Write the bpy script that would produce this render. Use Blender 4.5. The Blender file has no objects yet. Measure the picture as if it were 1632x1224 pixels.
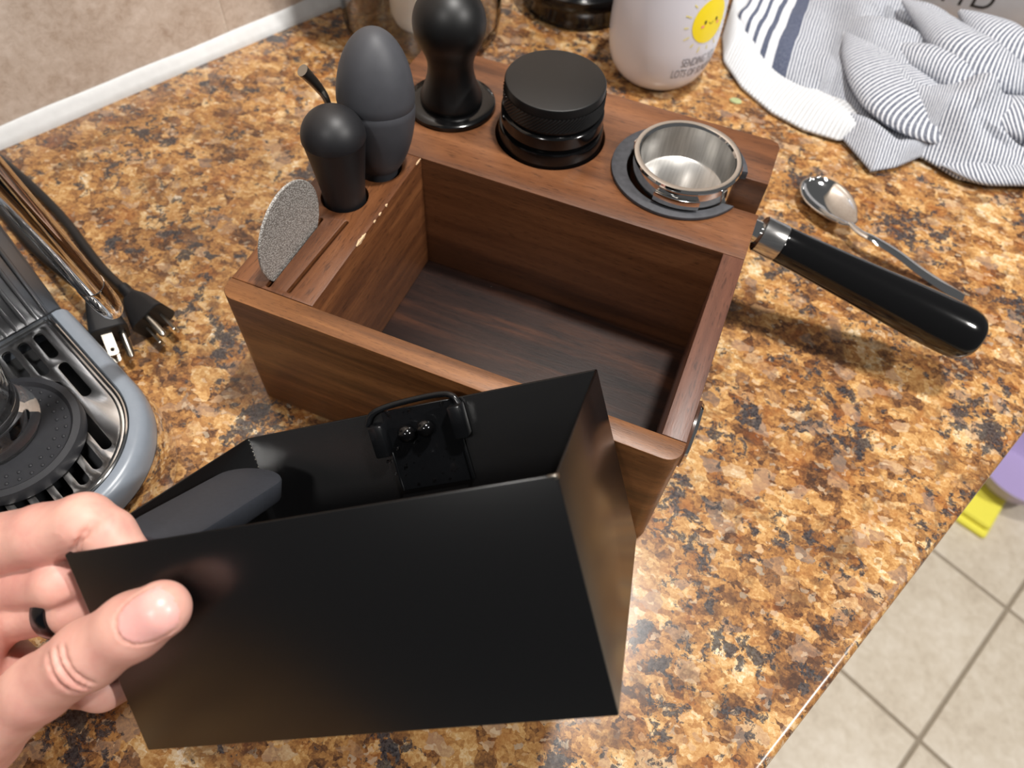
import bpy, bmesh, math, random
import numpy as np
from mathutils import Vector, Matrix

random.seed(7)
SC = bpy.context.scene
COL = SC.collection

# ------------------------------------------------------------------ camera
FPX = 1183.88
CAM = np.array([0.234267, -0.188265, 0.416124])
CR = np.array([[0.92492352, 0.37751610, 0.04469996],
               [0.33810495, -0.76315909, -0.55070250],
               [-0.17378588, 0.52447097, -0.83350385]])   # rows: right, down, forward
cd = bpy.data.cameras.new('camera')
cd.sensor_width = 36.0
cd.lens = FPX / 1632 * 36
cd.clip_start = 0.01
cd.dof.use_dof = True
cd.dof.focus_distance = 0.37
cd.dof.aperture_fstop = 9.0
cam = bpy.data.objects.new('camera', cd)
COL.objects.link(cam)
M = Matrix.Identity(4)
for i in range(3):
    M[i][0] = CR[0][i]; M[i][1] = -CR[1][i]; M[i][2] = -CR[2][i]; M[i][3] = CAM[i]
cam.matrix_world = M
SC.camera = cam

# ------------------------------------------------------------------ light
world = bpy.data.worlds.new('world'); SC.world = world
world.use_nodes = True
bg = world.node_tree.nodes['Background']
bg.inputs[0].default_value = (0.97, 0.98, 1.0, 1)
bg.inputs[1].default_value = 0.11

def lamp(name, loc, target, power, size, col):
    l = bpy.data.lights.new(name, 'AREA'); l.shape = 'DISK'; l.size = size
    l.energy = power; l.color = col
    o = bpy.data.objects.new(name, l); COL.objects.link(o)
    o.location = loc
    o.rotation_euler = (Vector(target) - Vector(loc)).to_track_quat('-Z', 'Y').to_euler()
    return o
lamp('ceiling_downlight', (0.38, 0.30, 1.62), (0.15, 0.15, 0.05), 27, 0.12, (1.0, 0.965, 0.92))
lamp('ceiling_downlight', (1.85, 0.15, 1.62), (0.95, 0.25, -0.5), 34, 0.16, (1.0, 0.965, 0.92))
lamp('ceiling_downlight', (0.05, -1.10, 1.62), (0.13, 0.10, 0.0), 9, 0.16, (1.0, 0.965, 0.92))

SC.view_settings.view_transform = 'Standard'
SC.view_settings.look = 'None'
SC.view_settings.gamma = 1
SC.view_settings.use_curve_mapping = False
SC.view_settings.exposure = 0.0

# ------------------------------------------------------------------ geometry of the place
def ray(px, py):
    return np.array([(px - 816) / FPX, (py - 612) / FPX, 1.0]) @ CR
def at(px, py, z):                       # point where the pixel's ray meets the level z
    d = ray(px, py); return CAM + d * (z - CAM[2]) / d[2]

BW, BD, BH = 0.26, 0.262, 0.1002         # wooden station
IX0, IX1, IY0, IY1, IZ = 0.0507, 0.2473, 0.0132, 0.1463, 0.0057
E1 = np.array([0.4135, 0.9105])          # along the wall
E2 = np.array([0.9105, -0.4135])         # away from the wall
WALL = -0.3455
EDGE = 0.3605
BIN_T = (0.09714387, -0.19934709, 0.08025494)
BIN_R = [[0.85747356, -0.06745674, -0.51008694],
         [0.36457215, 0.77921808, 0.50981010],
         [0.36307883, -0.62311217, 0.69275175]]
BINM = Matrix.Identity(4)
for i in range(3):
    for j in range(3):
        BINM[i][j] = BIN_R[i][j]
    BINM[i][3] = BIN_T[i]
BL, BWD, BHT = 0.192, 0.1275, 0.0881

def wp(a, b, z=0.0):                     # wall frame: a along the wall, b away from it
    p = E1 * a + E2 * b
    return (p[0], p[1], z)

# ------------------------------------------------------------------ materials
def srgb(r, g, b):
    f = lambda c: (c / 255 / 12.92) if c / 255 <= 0.04045 else ((c / 255 + 0.055) / 1.055) ** 2.4
    return (f(r), f(g), f(b), 1)

class NT:
    def __init__(s, name):
        s.m = bpy.data.materials.new(name); s.m.use_nodes = True
        s.t = s.m.node_tree; s.b = s.t.nodes['Principled BSDF']
    def n(s, typ, **kw):
        nd = s.t.nodes.new(typ)
        for k, v in kw.items():
            if k.startswith('i_'):
                key = k[2:]
                key = int(key) if key.isdigit() else key.replace('_', ' ')
                nd.inputs[key].default_value = v
            else:
                setattr(nd, k, v)
        return nd
    def l(s, a, b): s.t.links.new(a, b)
    def ramp(s, fac, stops, mode='LINEAR'):
        r = s.n('ShaderNodeValToRGB'); cr = r.color_ramp; cr.interpolation = mode
        while len(cr.elements) < len(stops): cr.elements.new(0.5)
        for e, (p, c) in zip(cr.elements, stops): e.position = p; e.color = c
        s.l(fac, r.inputs[0]); return r.outputs[0]
    def coord(s, scale=(1, 1, 1), kind='Object', rot=(0, 0, 0)):
        c = s.n('ShaderNodeTexCoord'); mp = s.n('ShaderNodeMapping')
        mp.inputs['Scale'].default_value = scale; mp.inputs['Rotation'].default_value = rot
        s.l(c.outputs[kind], mp.inputs[0]); return mp.outputs[0]
    def noise(s, vec, scale, detail=3, rough=0.5, dist=0.0):
        nd = s.n('ShaderNodeTexNoise'); nd.inputs['Scale'].default_value = scale
        nd.inputs['Detail'].default_value = detail; nd.inputs['Roughness'].default_value = rough
        nd.inputs['Distortion'].default_value = dist
        s.l(vec, nd.inputs['Vector']); return nd.outputs['Fac'], nd.outputs['Color']
    def mix(s, fac, a, b, typ='MIX'):
        m = s.n('ShaderNodeMix', data_type='RGBA', blend_type=typ)
        for v, k in ((fac, 0), (a, 6), (b, 7)):
            if hasattr(v, 'links'): s.l(v, m.inputs[k])
            else: m.inputs[k].default_value = v
        return m.outputs[2]
    def math(s, op, a, b=0.5):
        m = s.n('ShaderNodeMath', operation=op)
        for v, k in ((a, 0), (b, 1)):
            if hasattr(v, 'links'): s.l(v, m.inputs[k])
            else: m.inputs[k].default_value = v
        return m.outputs[0]
    def bump(s, h, strength, dist=0.001):
        b = s.n('ShaderNodeBump'); b.inputs['Strength'].default_value = strength
        b.inputs['Distance'].default_value = dist
        s.l(h, b.inputs['Height']); s.l(b.outputs[0], s.b.inputs['Normal'])
    def set(s, **kw):
        for k, v in kw.items():
            inp = s.b.inputs[k.replace('_', ' ')]
            if hasattr(v, 'links'): s.l(v, inp)
            else: inp.default_value = v
        return s

def plain(name, col, rough=0.5, metal=0.0, nscale=0, namp=0.12, bump=0.0, **kw):
    t = NT(name); c = srgb(*col)
    t.set(Roughness=rough, Metallic=metal, **kw)
    if nscale:
        f, _ = t.noise(t.coord(), nscale, 4)
        d = tuple(x * (1 - namp) for x in c[:3]) + (1,); e = tuple(min(1, x * (1 + namp)) for x in c[:3]) + (1,)
        t.set(Base_Color=t.ramp(f, [(0.3, d), (0.7, e)]))
        if bump: t.bump(f, bump, 0.0006)
    else:
        t.set(Base_Color=c)
    return t.m

def granite():
    t = NT('granite'); co = t.coord((1, 1, 1))
    _, nc = t.noise(co, 110, 3, 0.6)
    off = t.n('ShaderNodeVectorMath', operation='SCALE'); off.inputs['Scale'].default_value = 0.0085
    t.l(nc, off.inputs[0])
    add = t.n('ShaderNodeVectorMath', operation='ADD'); t.l(co, add.inputs[0]); t.l(off.outputs[0], add.inputs[1])
    v = add.outputs[0]
    st = t.n('ShaderNodeMapping'); st.inputs['Rotation'].default_value = (0, 0, 0.75); st.inputs['Scale'].default_value = (0.85, 1.15, 1)
    t.l(v, st.inputs[0]); vs = st.outputs[0]
    vo = t.n('ShaderNodeTexVoronoi'); vo.inputs['Scale'].default_value = 105; t.l(vs, vo.inputs['Vector'])
    sep = t.n('ShaderNodeSeparateColor'); t.l(vo.outputs['Color'], sep.inputs[0])
    vo2 = t.n('ShaderNodeTexVoronoi'); vo2.inputs['Scale'].default_value = 330; t.l(vs, vo2.inputs['Vector'])
    sep2 = t.n('ShaderNodeSeparateColor'); t.l(vo2.outputs['Color'], sep2.inputs[0])
    big, _ = t.noise(co, 13, 3, 0.6)
    fine, _ = t.noise(co, 480, 5, 0.75)
    pal = [(0.0, srgb(70, 48, 36)), (0.16, srgb(108, 74, 48)), (0.32, srgb(146, 102, 60)), (0.50, srgb(174, 128, 76)),
           (0.68, srgb(196, 156, 102)), (0.86, srgb(212, 184, 142)), (1.0, srgb(226, 212, 190))]
    a = t.math('MULTIPLY', sep.outputs[0], 0.50); b = t.math('MULTIPLY', sep2.outputs[0], 0.34)
    c = t.math('MULTIPLY', t.math('SUBTRACT', big, 0.5), 1.15)
    f = t.math('ADD', t.math('ADD', a, b), t.math('ADD', c, -0.02))
    f = t.math('ADD', f, t.math('MULTIPLY', t.math('SUBTRACT', fine, 0.5), 0.95))
    base = t.ramp(f, pal)
    r1, _ = t.noise(co, 46, 4, 0.65)
    rust = t.ramp(r1, [(0.52, (0, 0, 0, 1)), (0.66, (1, 1, 1, 1))])
    base = t.mix(t.math('MULTIPLY', rust, 0.45), base, srgb(150, 86, 38))
    q = t.ramp(sep.outputs[1], [(0.84, (0, 0, 0, 1)), (0.92, (1, 1, 1, 1))])
    base = t.mix(t.math('MULTIPLY', q, 0.36), base, srgb(164, 146, 130))
    w = t.ramp(sep2.outputs[1], [(0.90, (0, 0, 0, 1)), (0.97, (1, 1, 1, 1))])
    base = t.mix(t.math('MULTIPLY', w, 0.32), base, srgb(226, 210, 182))
    b1, _ = t.noise(co, 34, 5, 0.72, 0.6)
    br = t.ramp(b1, [(0.54, (0, 0, 0, 1)), (0.64, (1, 1, 1, 1))])
    base = t.mix(t.math('MULTIPLY', br, 0.60), base, srgb(78, 54, 42))
    k1, _ = t.noise(v, 105, 5, 0.72, 0.3); k2, _ = t.noise(co, 19, 2, 0.5)
    k = t.math('ADD', k1, t.math('MULTIPLY', t.math('SUBTRACT', k2, 0.5), 0.55))
    km = t.ramp(k, [(0.572, (0, 0, 0, 1)), (0.612, (1, 1, 1, 1))])
    spk = t.ramp(fine, [(0.40, srgb(28, 29, 34)), (0.66, srgb(84, 82, 84))])
    base = t.mix(t.math('MULTIPLY', km, 0.9), base, spk)
    t.set(Base_Color=base, Roughness=0.23)
    return t.m

def wood(name, dark, mid, light, axis='x', dens=1.0, contrast=1.0, rough=0.42, streak=0.0, seed=0.0):
    t = NT(name)
    al, ac = 9 * dens, 120 * dens
    sc = {'x': (al, ac, ac), 'y': (ac, al, ac), 'z': (ac, ac, al)}[axis]
    c = t.n('ShaderNodeTexCoord'); ad = t.n('ShaderNodeVectorMath', operation='ADD'); ad.inputs[1].default_value = (seed, seed * 1.7, seed * 0.6)
    t.l(c.outputs['Object'], ad.inputs[0])
    def mp(s):
        m = t.n('ShaderNodeMapping'); m.inputs['Scale'].default_value = s; t.l(ad.outputs[0], m.inputs[0]); return m.outputs[0]
    g, _ = t.noise(mp(sc), 1.0, 6, 0.62, 0.6)
    big, _ = t.noise(mp(tuple(x * 0.22 for x in sc)), 1.0, 3, 0.55, 1.2)
    pore, _ = t.noise(mp(tuple(x * (9 if x > 50 * dens else 14) for x in sc)), 1.0, 2, 0.5)
    f = t.math('ADD', t.math('MULTIPLY', g, 0.55 * contrast), t.math('MULTIPLY', big, 0.75 * contrast))
    f = t.math('ADD', f, 0.5 - 0.65 * contrast)
    base = t.ramp(f, [(0.30, srgb(*dark)), (0.52, srgb(*mid)), (0.74, srgb(*light))])
    pm = t.ramp(pore, [(0.30, (1, 1, 1, 1)), (0.42, (0, 0, 0, 1))])
    base = t.mix(t.math('MULTIPLY', pm, 0.55), base, tuple(x * 0.35 for x in srgb(*dark)[:3]) + (1,))
    fl = t.ramp(pore, [(0.66, (0, 0, 0, 1)), (0.75, (1, 1, 1, 1))])
    base = t.mix(t.math('MULTIPLY', fl, 0.30), base, srgb(*light))
    t.set(Base_Color=base, Roughness=rough)
    t.bump(pore, 0.18, 0.0004)
    return t.m

MAT = {}
def build_materials():
    m = MAT
    m['granite'] = granite()
    m['wood_top'] = wood('wood_top', (66, 38, 22), (104, 64, 38), (132, 86, 54), 'x')
    m['wood_left'] = wood('wood_left', (62, 34, 20), (100, 60, 34), (138, 88, 52), 'y', seed=1.3)
    m['wood_right'] = wood('wood_right', (70, 42, 32), (104, 66, 50), (128, 86, 64), 'y', seed=2.9)
    m['wood_front'] = wood('wood_front', (72, 43, 22), (112, 71, 39), (148, 99, 58), 'x', dens=1.6, seed=4.1)
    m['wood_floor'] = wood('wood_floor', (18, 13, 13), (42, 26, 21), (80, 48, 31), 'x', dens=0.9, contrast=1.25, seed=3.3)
    m['chip'] = plain('raw_wood_chip', (212, 178, 140), 0.8, nscale=600)
    m['bin'] = plain('black_painted_steel', (9, 9, 10), 0.27, 0.0, nscale=900, namp=0.05, bump=0.008, IOR=1.55)
    m['bracket'] = plain('black_clip', (16, 17, 19), 0.22, nscale=300, namp=0.1)
    m['bolt'] = plain('black_bolt', (10, 10, 11), 0.12)
    m['rubber_bar'] = plain('dark_rubber', (44, 47, 54), 0.6, nscale=500, namp=0.1)
    m['water'] = plain('water', (255, 255, 255), 0.02, Transmission_Weight=1.0, IOR=1.33)
    m['satin_black'] = plain('satin_black_aluminium', (9, 9, 10), 0.45, nscale=900, namp=0.06)
    m['gloss_black'] = plain('gloss_black', (9, 9, 10), 0.13)
    m['matte_black'] = plain('matte_black', (8, 8, 9), 0.40, nscale=1200, namp=0.08)
    m['egg'] = plain('grey_silicone', (64, 65, 70), 0.55, nscale=160, namp=0.05)
    m['dome'] = plain('black_tool_plastic', (26, 26, 29), 0.48, nscale=1400, namp=0.12, bump=0.03)
    m['gasket'] = plain('dusty_rubber', (62, 63, 68), 0.65, nscale=260, namp=0.22)
    m['chrome'] = plain('chrome', (225, 224, 222), 0.06, 1.0)
    t = NT('brushed_steel'); f, _ = t.noise(t.coord((40, 40, 900)), 1.0, 3)
    t.set(Base_Color=t.ramp(f, [(0.3, srgb(176, 174, 172)), (0.7, srgb(214, 212, 210))]), Metallic=1.0, Roughness=0.22); m['steel'] = t.m
    t = NT('basket_steel'); f, _ = t.noise(t.coord((700, 30, 30)), 1.0, 3)
    t.set(Base_Color=t.ramp(f, [(0.3, srgb(178, 176, 173)), (0.7, srgb(204, 202, 199))]), Metallic=1.0, Roughness=0.33); m['basket'] = t.m
    t = NT('sintered_mesh'); v = t.n('ShaderNodeTexVoronoi'); v.inputs['Scale'].default_value = 1150
    t.l(t.coord(), v.inputs['Vector'])
    t.set(Base_Color=t.ramp(v.outputs['Distance'], [(0.15, srgb(222, 219, 214)), (0.6, srgb(140, 136, 131))]), Metallic=0.25, Roughness=0.45)
    t.bump(v.outputs['Distance'], 0.6, 0.0005); m['mesh'] = t.m
    m['handle'] = plain('lacquered_black', (11, 11, 12), 0.12)
    m['grey_plastic'] = plain('grey_plastic', (128, 136, 146), 0.30, nscale=200, namp=0.03)
    m['machine'] = plain('machine_panel', (112, 114, 118), 0.25, 0.6)
    m['tray_dark'] = plain('tray_inside', (30, 31, 33), 0.4)
    m['mat'] = plain('black_rubber_mat', (38, 39, 43), 0.5, nscale=300, namp=0.08)
    m['cable'] = plain('black_cable', (16, 16, 17), 0.45)
    m['plug'] = plain('plug_rubber', (20, 21, 24), 0.5, nscale=400)
    m['blade'] = plain('plug_blade', (168, 162, 152), 0.28, 1.0)
    t = NT('clear_glass'); t.set(Base_Color=(1, 1, 1, 1), Roughness=0.0, IOR=1.45); t.b.inputs['Transmission Weight'].default_value = 1.0
    m['glass'] = t.m
    m['bottle'] = plain('white_bottle', (216, 216, 226), 0.22, nscale=30, namp=0.01)
    m['sun'] = plain('yellow_print', (246, 222, 30), 0.4)
    m['ray'] = plain('pale_yellow_print', (232, 218, 120), 0.4)
    m['ink'] = plain('grey_ink', (128, 128, 136), 0.5)
    m['dark_ink'] = plain('black_ink', (30, 28, 26), 0.5)
    m['pink_ink'] = plain('pink_ink', (236, 150, 130), 0.5)
    m['grey_card'] = plain('grey_card', (196, 199, 204), 0.5, nscale=60, namp=0.03)
    m['white_plastic'] = plain('white_plastic', (232, 230, 222), 0.4)
    m['brown_bag'] = plain('brown_foil', (92, 70, 58), 0.42, nscale=90, namp=0.25, bump=0.6)
    m['wall_tile'] = travertine('travertine', (196, 180, 166), (212, 198, 186), (172, 152, 136), 160)
    m['floor_tile'] = travertine('floor_ceramic', (206, 194, 176), (220, 210, 195), (184, 170, 152), 55)
    m['grout'] = plain('grout', (150, 138, 122), 0.9, nscale=300)
    m['wall_grout'] = plain('wall_grout', (206, 192, 178), 0.9, nscale=300)
    m['caulk'] = plain('white_caulk', (206, 207, 207), 0.45, nscale=120, namp=0.05, bump=0.2)
    m['purple'] = plain('lilac_plastic', (176, 160, 205), 0.35)
    m['yellow'] = plain('yellow_cloth', (240, 231, 84), 0.8, nscale=300, namp=0.05)
    m['cabinet'] = plain('cabinet_paint', (222, 216, 204), 0.5)
    m['leaf'] = plain('pale_green', (168, 176, 128), 0.5, nscale=300)
    m['skin'] = skin('skin', (224, 174, 158), (208, 148, 136))
    m['nail'] = skin('nail', (230, 176, 168), (224, 166, 160), 0.32)
    m['ring'] = plain('dark_steel_ring', (62, 64, 70), 0.16, 1.0)
    m['terry'] = terry()
    m['towel'] = towel_mat()

def travertine(name, mid, light, dark, sc):
    t = NT(name); co = t.coord()
    a, _ = t.noise(co, sc, 6, 0.7, 0.5); b, _ = t.noise(co, sc * 0.12, 3, 0.6, 0.8)
    f = t.math('ADD', t.math('MULTIPLY', a, 0.6), t.math('MULTIPLY', b, 0.5))
    base = t.ramp(f, [(0.36, srgb(*dark)), (0.52, srgb(*mid)), (0.68, srgb(*light))])
    t.set(Base_Color=base, Roughness=0.42); t.bump(a, 0.12, 0.0006)
    return t.m

def skin(name, a, b, rough=0.50):
    t = NT(name); co = t.coord()
    f, _ = t.noise(co, 34, 4, 0.6, 0.4); g, _ = t.noise(co, 700, 3, 0.6)
    t.set(Base_Color=t.ramp(f, [(0.36, srgb(*b)), (0.62, srgb(*a))]), Roughness=rough)
    t.b.inputs['Subsurface Weight'].default_value = 0.25
    t.b.inputs['Subsurface Radius'].default_value = (0.006, 0.0022, 0.0012)
    t.b.inputs['Subsurface Scale'].default_value = 0.6
    if rough > 0.3: t.bump(g, 0.10, 0.0006)
    return t.m

def terry():
    t = NT('white_terry'); uv = t.n('ShaderNodeUVMap')
    w = t.n('ShaderNodeTexWave'); w.inputs['Scale'].default_value = 75; w.inputs['Distortion'].default_value = 1.2
    w.bands_direction = 'X'; t.l(uv.outputs[0], w.inputs['Vector'])
    f, _ = t.noise(t.coord(), 900, 3)
    h = t.math('ADD', w.outputs['Fac'], f)
    t.set(Base_Color=t.ramp(w.outputs['Fac'], [(0.1, srgb(190, 193, 197)), (0.6, srgb(220, 222, 225))]), Roughness=0.95)
    t.bump(h, 0.5, 0.0015); return t.m

def towel_mat():
    t = NT('striped_towel'); uv = t.n('ShaderNodeUVMap'); sp = t.n('ShaderNodeSeparateXYZ'); t.l(uv.outputs[0], sp.inputs[0])
    wob, _ = t.noise(uv.outputs[0], 60, 2)
    u = t.math('ADD', sp.outputs[0], t.math('MULTIPLY', t.math('SUBTRACT', wob, 0.5), 0.002))
    fr = t.math('FRACT', t.math('DIVIDE', u, 0.0033))
    line = t.ramp(fr, [(0.0, (1, 1, 1, 1)), (0.24, (1, 1, 1, 1)), (0.34, (0, 0, 0, 1)), (0.90, (0, 0, 0, 1)), (1.0, (1, 1, 1, 1))])
    wv = t.n('ShaderNodeTexVoronoi'); wv.inputs['Scale'].default_value = 900; t.l(uv.outputs[0], wv.inputs['Vector'])
    grey = t.ramp(wv.outputs['Distance'], [(0.1, srgb(146, 150, 160)), (0.55, srgb(96, 101, 115))])
    white = srgb(226, 229, 235)
    thin = t.mix(line, grey, white)
    navy = t.ramp(wv.outputs['Distance'], [(0.1, srgb(112, 118, 136)), (0.5, srgb(76, 83, 104))])
    s = [(0.0, 0), (0.006, 1), (0.011, 0), (0.022, 1), (0.028, 0), (0.037, 1), (0.043, 0), (0.053, 1), (0.060, 0), (0.070, 1), (0.088, 0)]
    band = t.ramp(t.math('DIVIDE', u, 0.1), [(p * 10, (v, v, v, 1)) for p, v in s], 'CONSTANT')
    bands = t.mix(band, white, navy)
    sel = t.ramp(t.math('DIVIDE', u, 0.1), [(0.0, (0, 0, 0, 1)), (0.88, (1, 1, 1, 1))], 'CONSTANT')
    t.set(Base_Color=t.mix(sel, bands, thin), Roughness=0.92)
    t.bump(t.math('ADD', t.math('MULTIPLY', line, 0.7), wv.outputs['Distance']), 0.35, 0.0012)
    return t.m

build_materials()

# ------------------------------------------------------------------ mesh helpers
def tag(o, label=None, cat=None, group=None, kind=None):
    if label: o['label'] = label
    if cat: o['category'] = cat
    if group: o['group'] = group
    if kind: o['kind'] = kind
    return o

def empty(name, loc, label, cat, mat4=None, group=None):
    o = bpy.data.objects.new(name, None); COL.objects.link(o)
    o.empty_display_size = 0.02
    o.matrix_world = mat4 if mat4 is not None else Matrix.Translation(Vector(loc))
    return tag(o, label, cat, group)

def link(name, me, mat, parent=None, local=False, smooth=True):
    """world-space mesh; a child keeps its place under its parent (local=True: already in the parent's frame)"""
    o = bpy.data.objects.new(name, me); COL.objects.link(o)
    for mm in (mat if isinstance(mat, (list, tuple)) else [mat]):
        me.materials.append(MAT[mm] if isinstance(mm, str) else mm)
    if smooth:
        me.polygons.foreach_set('use_smooth', [True] * len(me.polygons))
        try: me.set_sharp_from_angle(angle=math.radians(38))
        except Exception: pass
    if parent is not None:
        o.parent = parent
        if not local:
            o.matrix_parent_inverse = WM(parent).inverted()
    return o

def WM(o):
    m = o.matrix_basis.copy()
    p = o
    while p.parent is not None:
        m = p.parent.matrix_basis @ p.matrix_parent_inverse @ m if False else p.parent.matrix_basis @ (p.matrix_parent_inverse @ m)
        p = p.parent
    return m

def pym(verts, faces, name='mesh'):
    me = bpy.data.meshes.new(name)
    me.from_pydata([tuple(v) for v in verts], [], faces); me.validate(); me.update()
    return me

def bm_mesh(bm, name='mesh'):
    bmesh.ops.recalc_face_normals(bm, faces=bm.faces)
    me = bpy.data.meshes.new(name); bm.to_mesh(me); bm.free(); return me

def rbox(x0, x1, y0, y1, z0, z1, bev=0.001, seg=2, mat4=None):
    bm = bmesh.new(); bmesh.ops.create_cube(bm, size=1)
    for v in bm.verts:
        v.co = Vector(((x0 + x1) / 2 + v.co.x * (x1 - x0), (y0 + y1) / 2 + v.co.y * (y1 - y0), (z0 + z1) / 2 + v.co.z * (z1 - z0)))
    if bev: bmesh.ops.bevel(bm, geom=bm.edges[:], offset=bev, segments=seg, profile=0.5, affect='EDGES')
    if mat4 is not None: bmesh.ops.transform(bm, matrix=mat4, verts=bm.verts)
    return bm_mesh(bm)

def lathe(profile, n=64, mat4=None, caps=True):
    """profile of (r, z); r=0 ends become poles"""
    verts, faces, rings = [], [], []
    for r, z in profile:
        if r < 1e-7:
            rings.append([len(verts)]); verts.append((0, 0, z))
        else:
            rings.append(list(range(len(verts), len(verts) + n)))
            verts += [(r * math.cos(2 * math.pi * k / n), r * math.sin(2 * math.pi * k / n), z) for k in range(n)]
    for a, b in zip(rings[:-1], rings[1:]):
        for k in range(n):
            k2 = (k + 1) % n
            if len(a) == 1 and len(b) == 1: continue
            if len(a) == 1: faces.append((a[0], b[k2], b[k]))
            elif len(b) == 1: faces.append((a[k], a[k2], b[0]))
            else: faces.append((a[k], a[k2], b[k2], b[k]))
    me = pym(verts, faces)
    if mat4 is not None: me.transform(mat4)
    bm = bmesh.new(); bm.from_mesh(me); bmesh.ops.recalc_face_normals(bm, faces=bm.faces); bm.to_mesh(me); bm.free()
    return me

def T(x, y, z): return Matrix.Translation(Vector((x, y, z)))

def frame(origin, zdir, xhint=(1, 0, 0)):
    z = Vector(zdir).normalized(); x = Vector(xhint); x = (x - z * x.dot(z)).normalized(); y = z.cross(x)
    m = Matrix.Identity(4)
    for i in range(3): m[i][0] = x[i]; m[i][1] = y[i]; m[i][2] = z[i]; m[i][3] = origin[i]
    return m

def arc(cx, cy, r, a0, a1, n):
    return [(cx + r * math.cos(a0 + (a1 - a0) * k / n), cy + r * math.sin(a0 + (a1 - a0) * k / n)) for k in range(n + 1)]
def circle(cx, cy, r, n=64): return arc(cx, cy, r, 0, 2 * math.pi, n)[:-1]
def rpoly(pts, radii, n=6):
    out = []
    N = len(pts)
    for i, p in enumerate(pts):
        r = radii[i] if isinstance(radii, (list, tuple)) else radii
        if r <= 0: out.append(p); continue
        a = Vector(pts[i - 1]) - Vector(p); b = Vector(pts[(i + 1) % N]) - Vector(p); a.normalize(); b.normalize()
        ang = a.angle(b) if False else math.acos(max(-1, min(1, a.dot(b))))
        d = r / math.tan(ang / 2); s = Vector(p) + a * d; e = Vector(p) + b * d
        c = Vector(p) + (a + b).normalized() * (r / math.sin(ang / 2))
        a0 = math.atan2(s.y - c.y, s.x - c.x); a1 = math.atan2(e.y - c.y, e.x - c.x)
        while a1 - a0 > math.pi: a1 -= 2 * math.pi
        while a1 - a0 < -math.pi: a1 += 2 * math.pi
        out += arc(c.x, c.y, r, a0, a1, n)
    return out
def stadium(x0, y0, x1, y1, r, n=8):
    a = math.atan2(y1 - y0, x1 - x0)
    return arc(x1, y1, r, a - math.pi / 2, a + math.pi / 2, n) + arc(x0, y0, r, a + math.pi / 2, a + 1.5 * math.pi, n)

def plate(loops, z0, z1, bev=0.0, mat4=None):
    """flat outline with holes, given thickness"""
    cu = bpy.data.curves.new('outline', 'CURVE'); cu.dimensions = '2D'; cu.fill_mode = 'BOTH'
    cu.extrude = (z1 - z0) / 2 - bev; cu.bevel_depth = bev; cu.bevel_resolution = 1; cu.offset = -bev
    for lp in loops:
        s = cu.splines.new('POLY'); s.points.add(len(lp) - 1)
        for p, q in zip(s.points, lp): p.co = (q[0], q[1], 0, 1)
        s.use_cyclic_u = True
    ob = bpy.data.objects.new('outline', cu); COL.objects.link(ob)
    dg = bpy.context.evaluated_depsgraph_get(); dg.update()
    me = bpy.data.meshes.new_from_object(ob.evaluated_get(dg))
    bpy.data.objects.remove(ob); bpy.data.curves.remove(cu)
    me.materials.clear()
    me.transform(T(0, 0, (z0 + z1) / 2))
    if mat4 is not None: me.transform(mat4)
    bm = bmesh.new(); bm.from_mesh(me); bmesh.ops.remove_doubles(bm, verts=bm.verts, dist=1e-6); bm.to_mesh(me); bm.free()
    return me

def catmull(pts, per=8):
    P = [np.array(p, float) for p in pts]; P = [2 * P[0] - P[1]] + P + [2 * P[-1] - P[-2]]
    out = []
    for i in range(1, len(P) - 2):
        for k in range(per):
            t = k / per; a, b, c, d = P[i - 1:i + 3]
            out.append(0.5 * (2 * b + (c - a) * t + (2 * a - 5 * b + 4 * c - d) * t * t + (3 * b - a - 3 * c + d) * t ** 3))
    out.append(P[-2]); return out

def tube(path, radii, n=16, flat=None, up=(0, 0, 1), cap=True):
    """swept section; flat=(width factors, height factors) lists for oval sections"""
    P = [np.array(p, float) for p in path]; N = len(P)
    if not hasattr(radii, '__len__'): radii = [radii] * N
    verts, faces = [], []
    prev = None
    for i in range(N):
        t = P[min(i + 1, N - 1)] - P[max(i - 1, 0)]; t /= np.linalg.norm(t)
        if prev is None:
            s = np.cross(t, np.array(up, float))
            if np.linalg.norm(s) < 1e-4: s = np.cross(t, np.array([1.0, 0, 0]))
        else:
            s = prev - t * (prev @ t)
        s /= np.linalg.norm(s); prev = s; u = np.cross(s, t)
        for k in range(n):
            a = 2 * math.pi * k / n
            w = radii[i] if flat is None else flat[0][i]; h = radii[i] if flat is None else flat[1][i]
            verts.append(P[i] + s * math.cos(a) * w + u * math.sin(a) * h)
    for i in range(N - 1):
        for k in range(n):
            k2 = (k + 1) % n
            faces.append((i * n + k, i * n + k2, (i + 1) * n + k2, (i + 1) * n + k))
    if cap:
        faces.append(tuple(range(n))[::-1]); faces.append(tuple(range((N - 1) * n, N * n)))
    me = pym(verts, faces)
    bm = bmesh.new(); bm.from_mesh(me); bmesh.ops.recalc_face_normals(bm, faces=bm.faces); bm.to_mesh(me); bm.free()
    return me

def join(*mes):
    bm = bmesh.new()
    for m in mes:
        bm.from_mesh(m)
    me = bpy.data.meshes.new('joined'); bm.to_mesh(me); bm.free(); return me

def text_mesh(s, size, depth=0.0):
    cu = bpy.data.curves.new('writing', 'FONT'); cu.body = s; cu.size = size; cu.extrude = depth; cu.align_x = 'CENTER'
    cu.resolution_u = 4
    ob = bpy.data.objects.new('writing', cu); COL.objects.link(ob)
    dg = bpy.context.evaluated_depsgraph_get(); dg.update()
    me = bpy.data.meshes.new_from_object(ob.evaluated_get(dg))
    bpy.data.objects.remove(ob); bpy.data.curves.remove(cu); me.materials.clear(); return me

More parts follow.
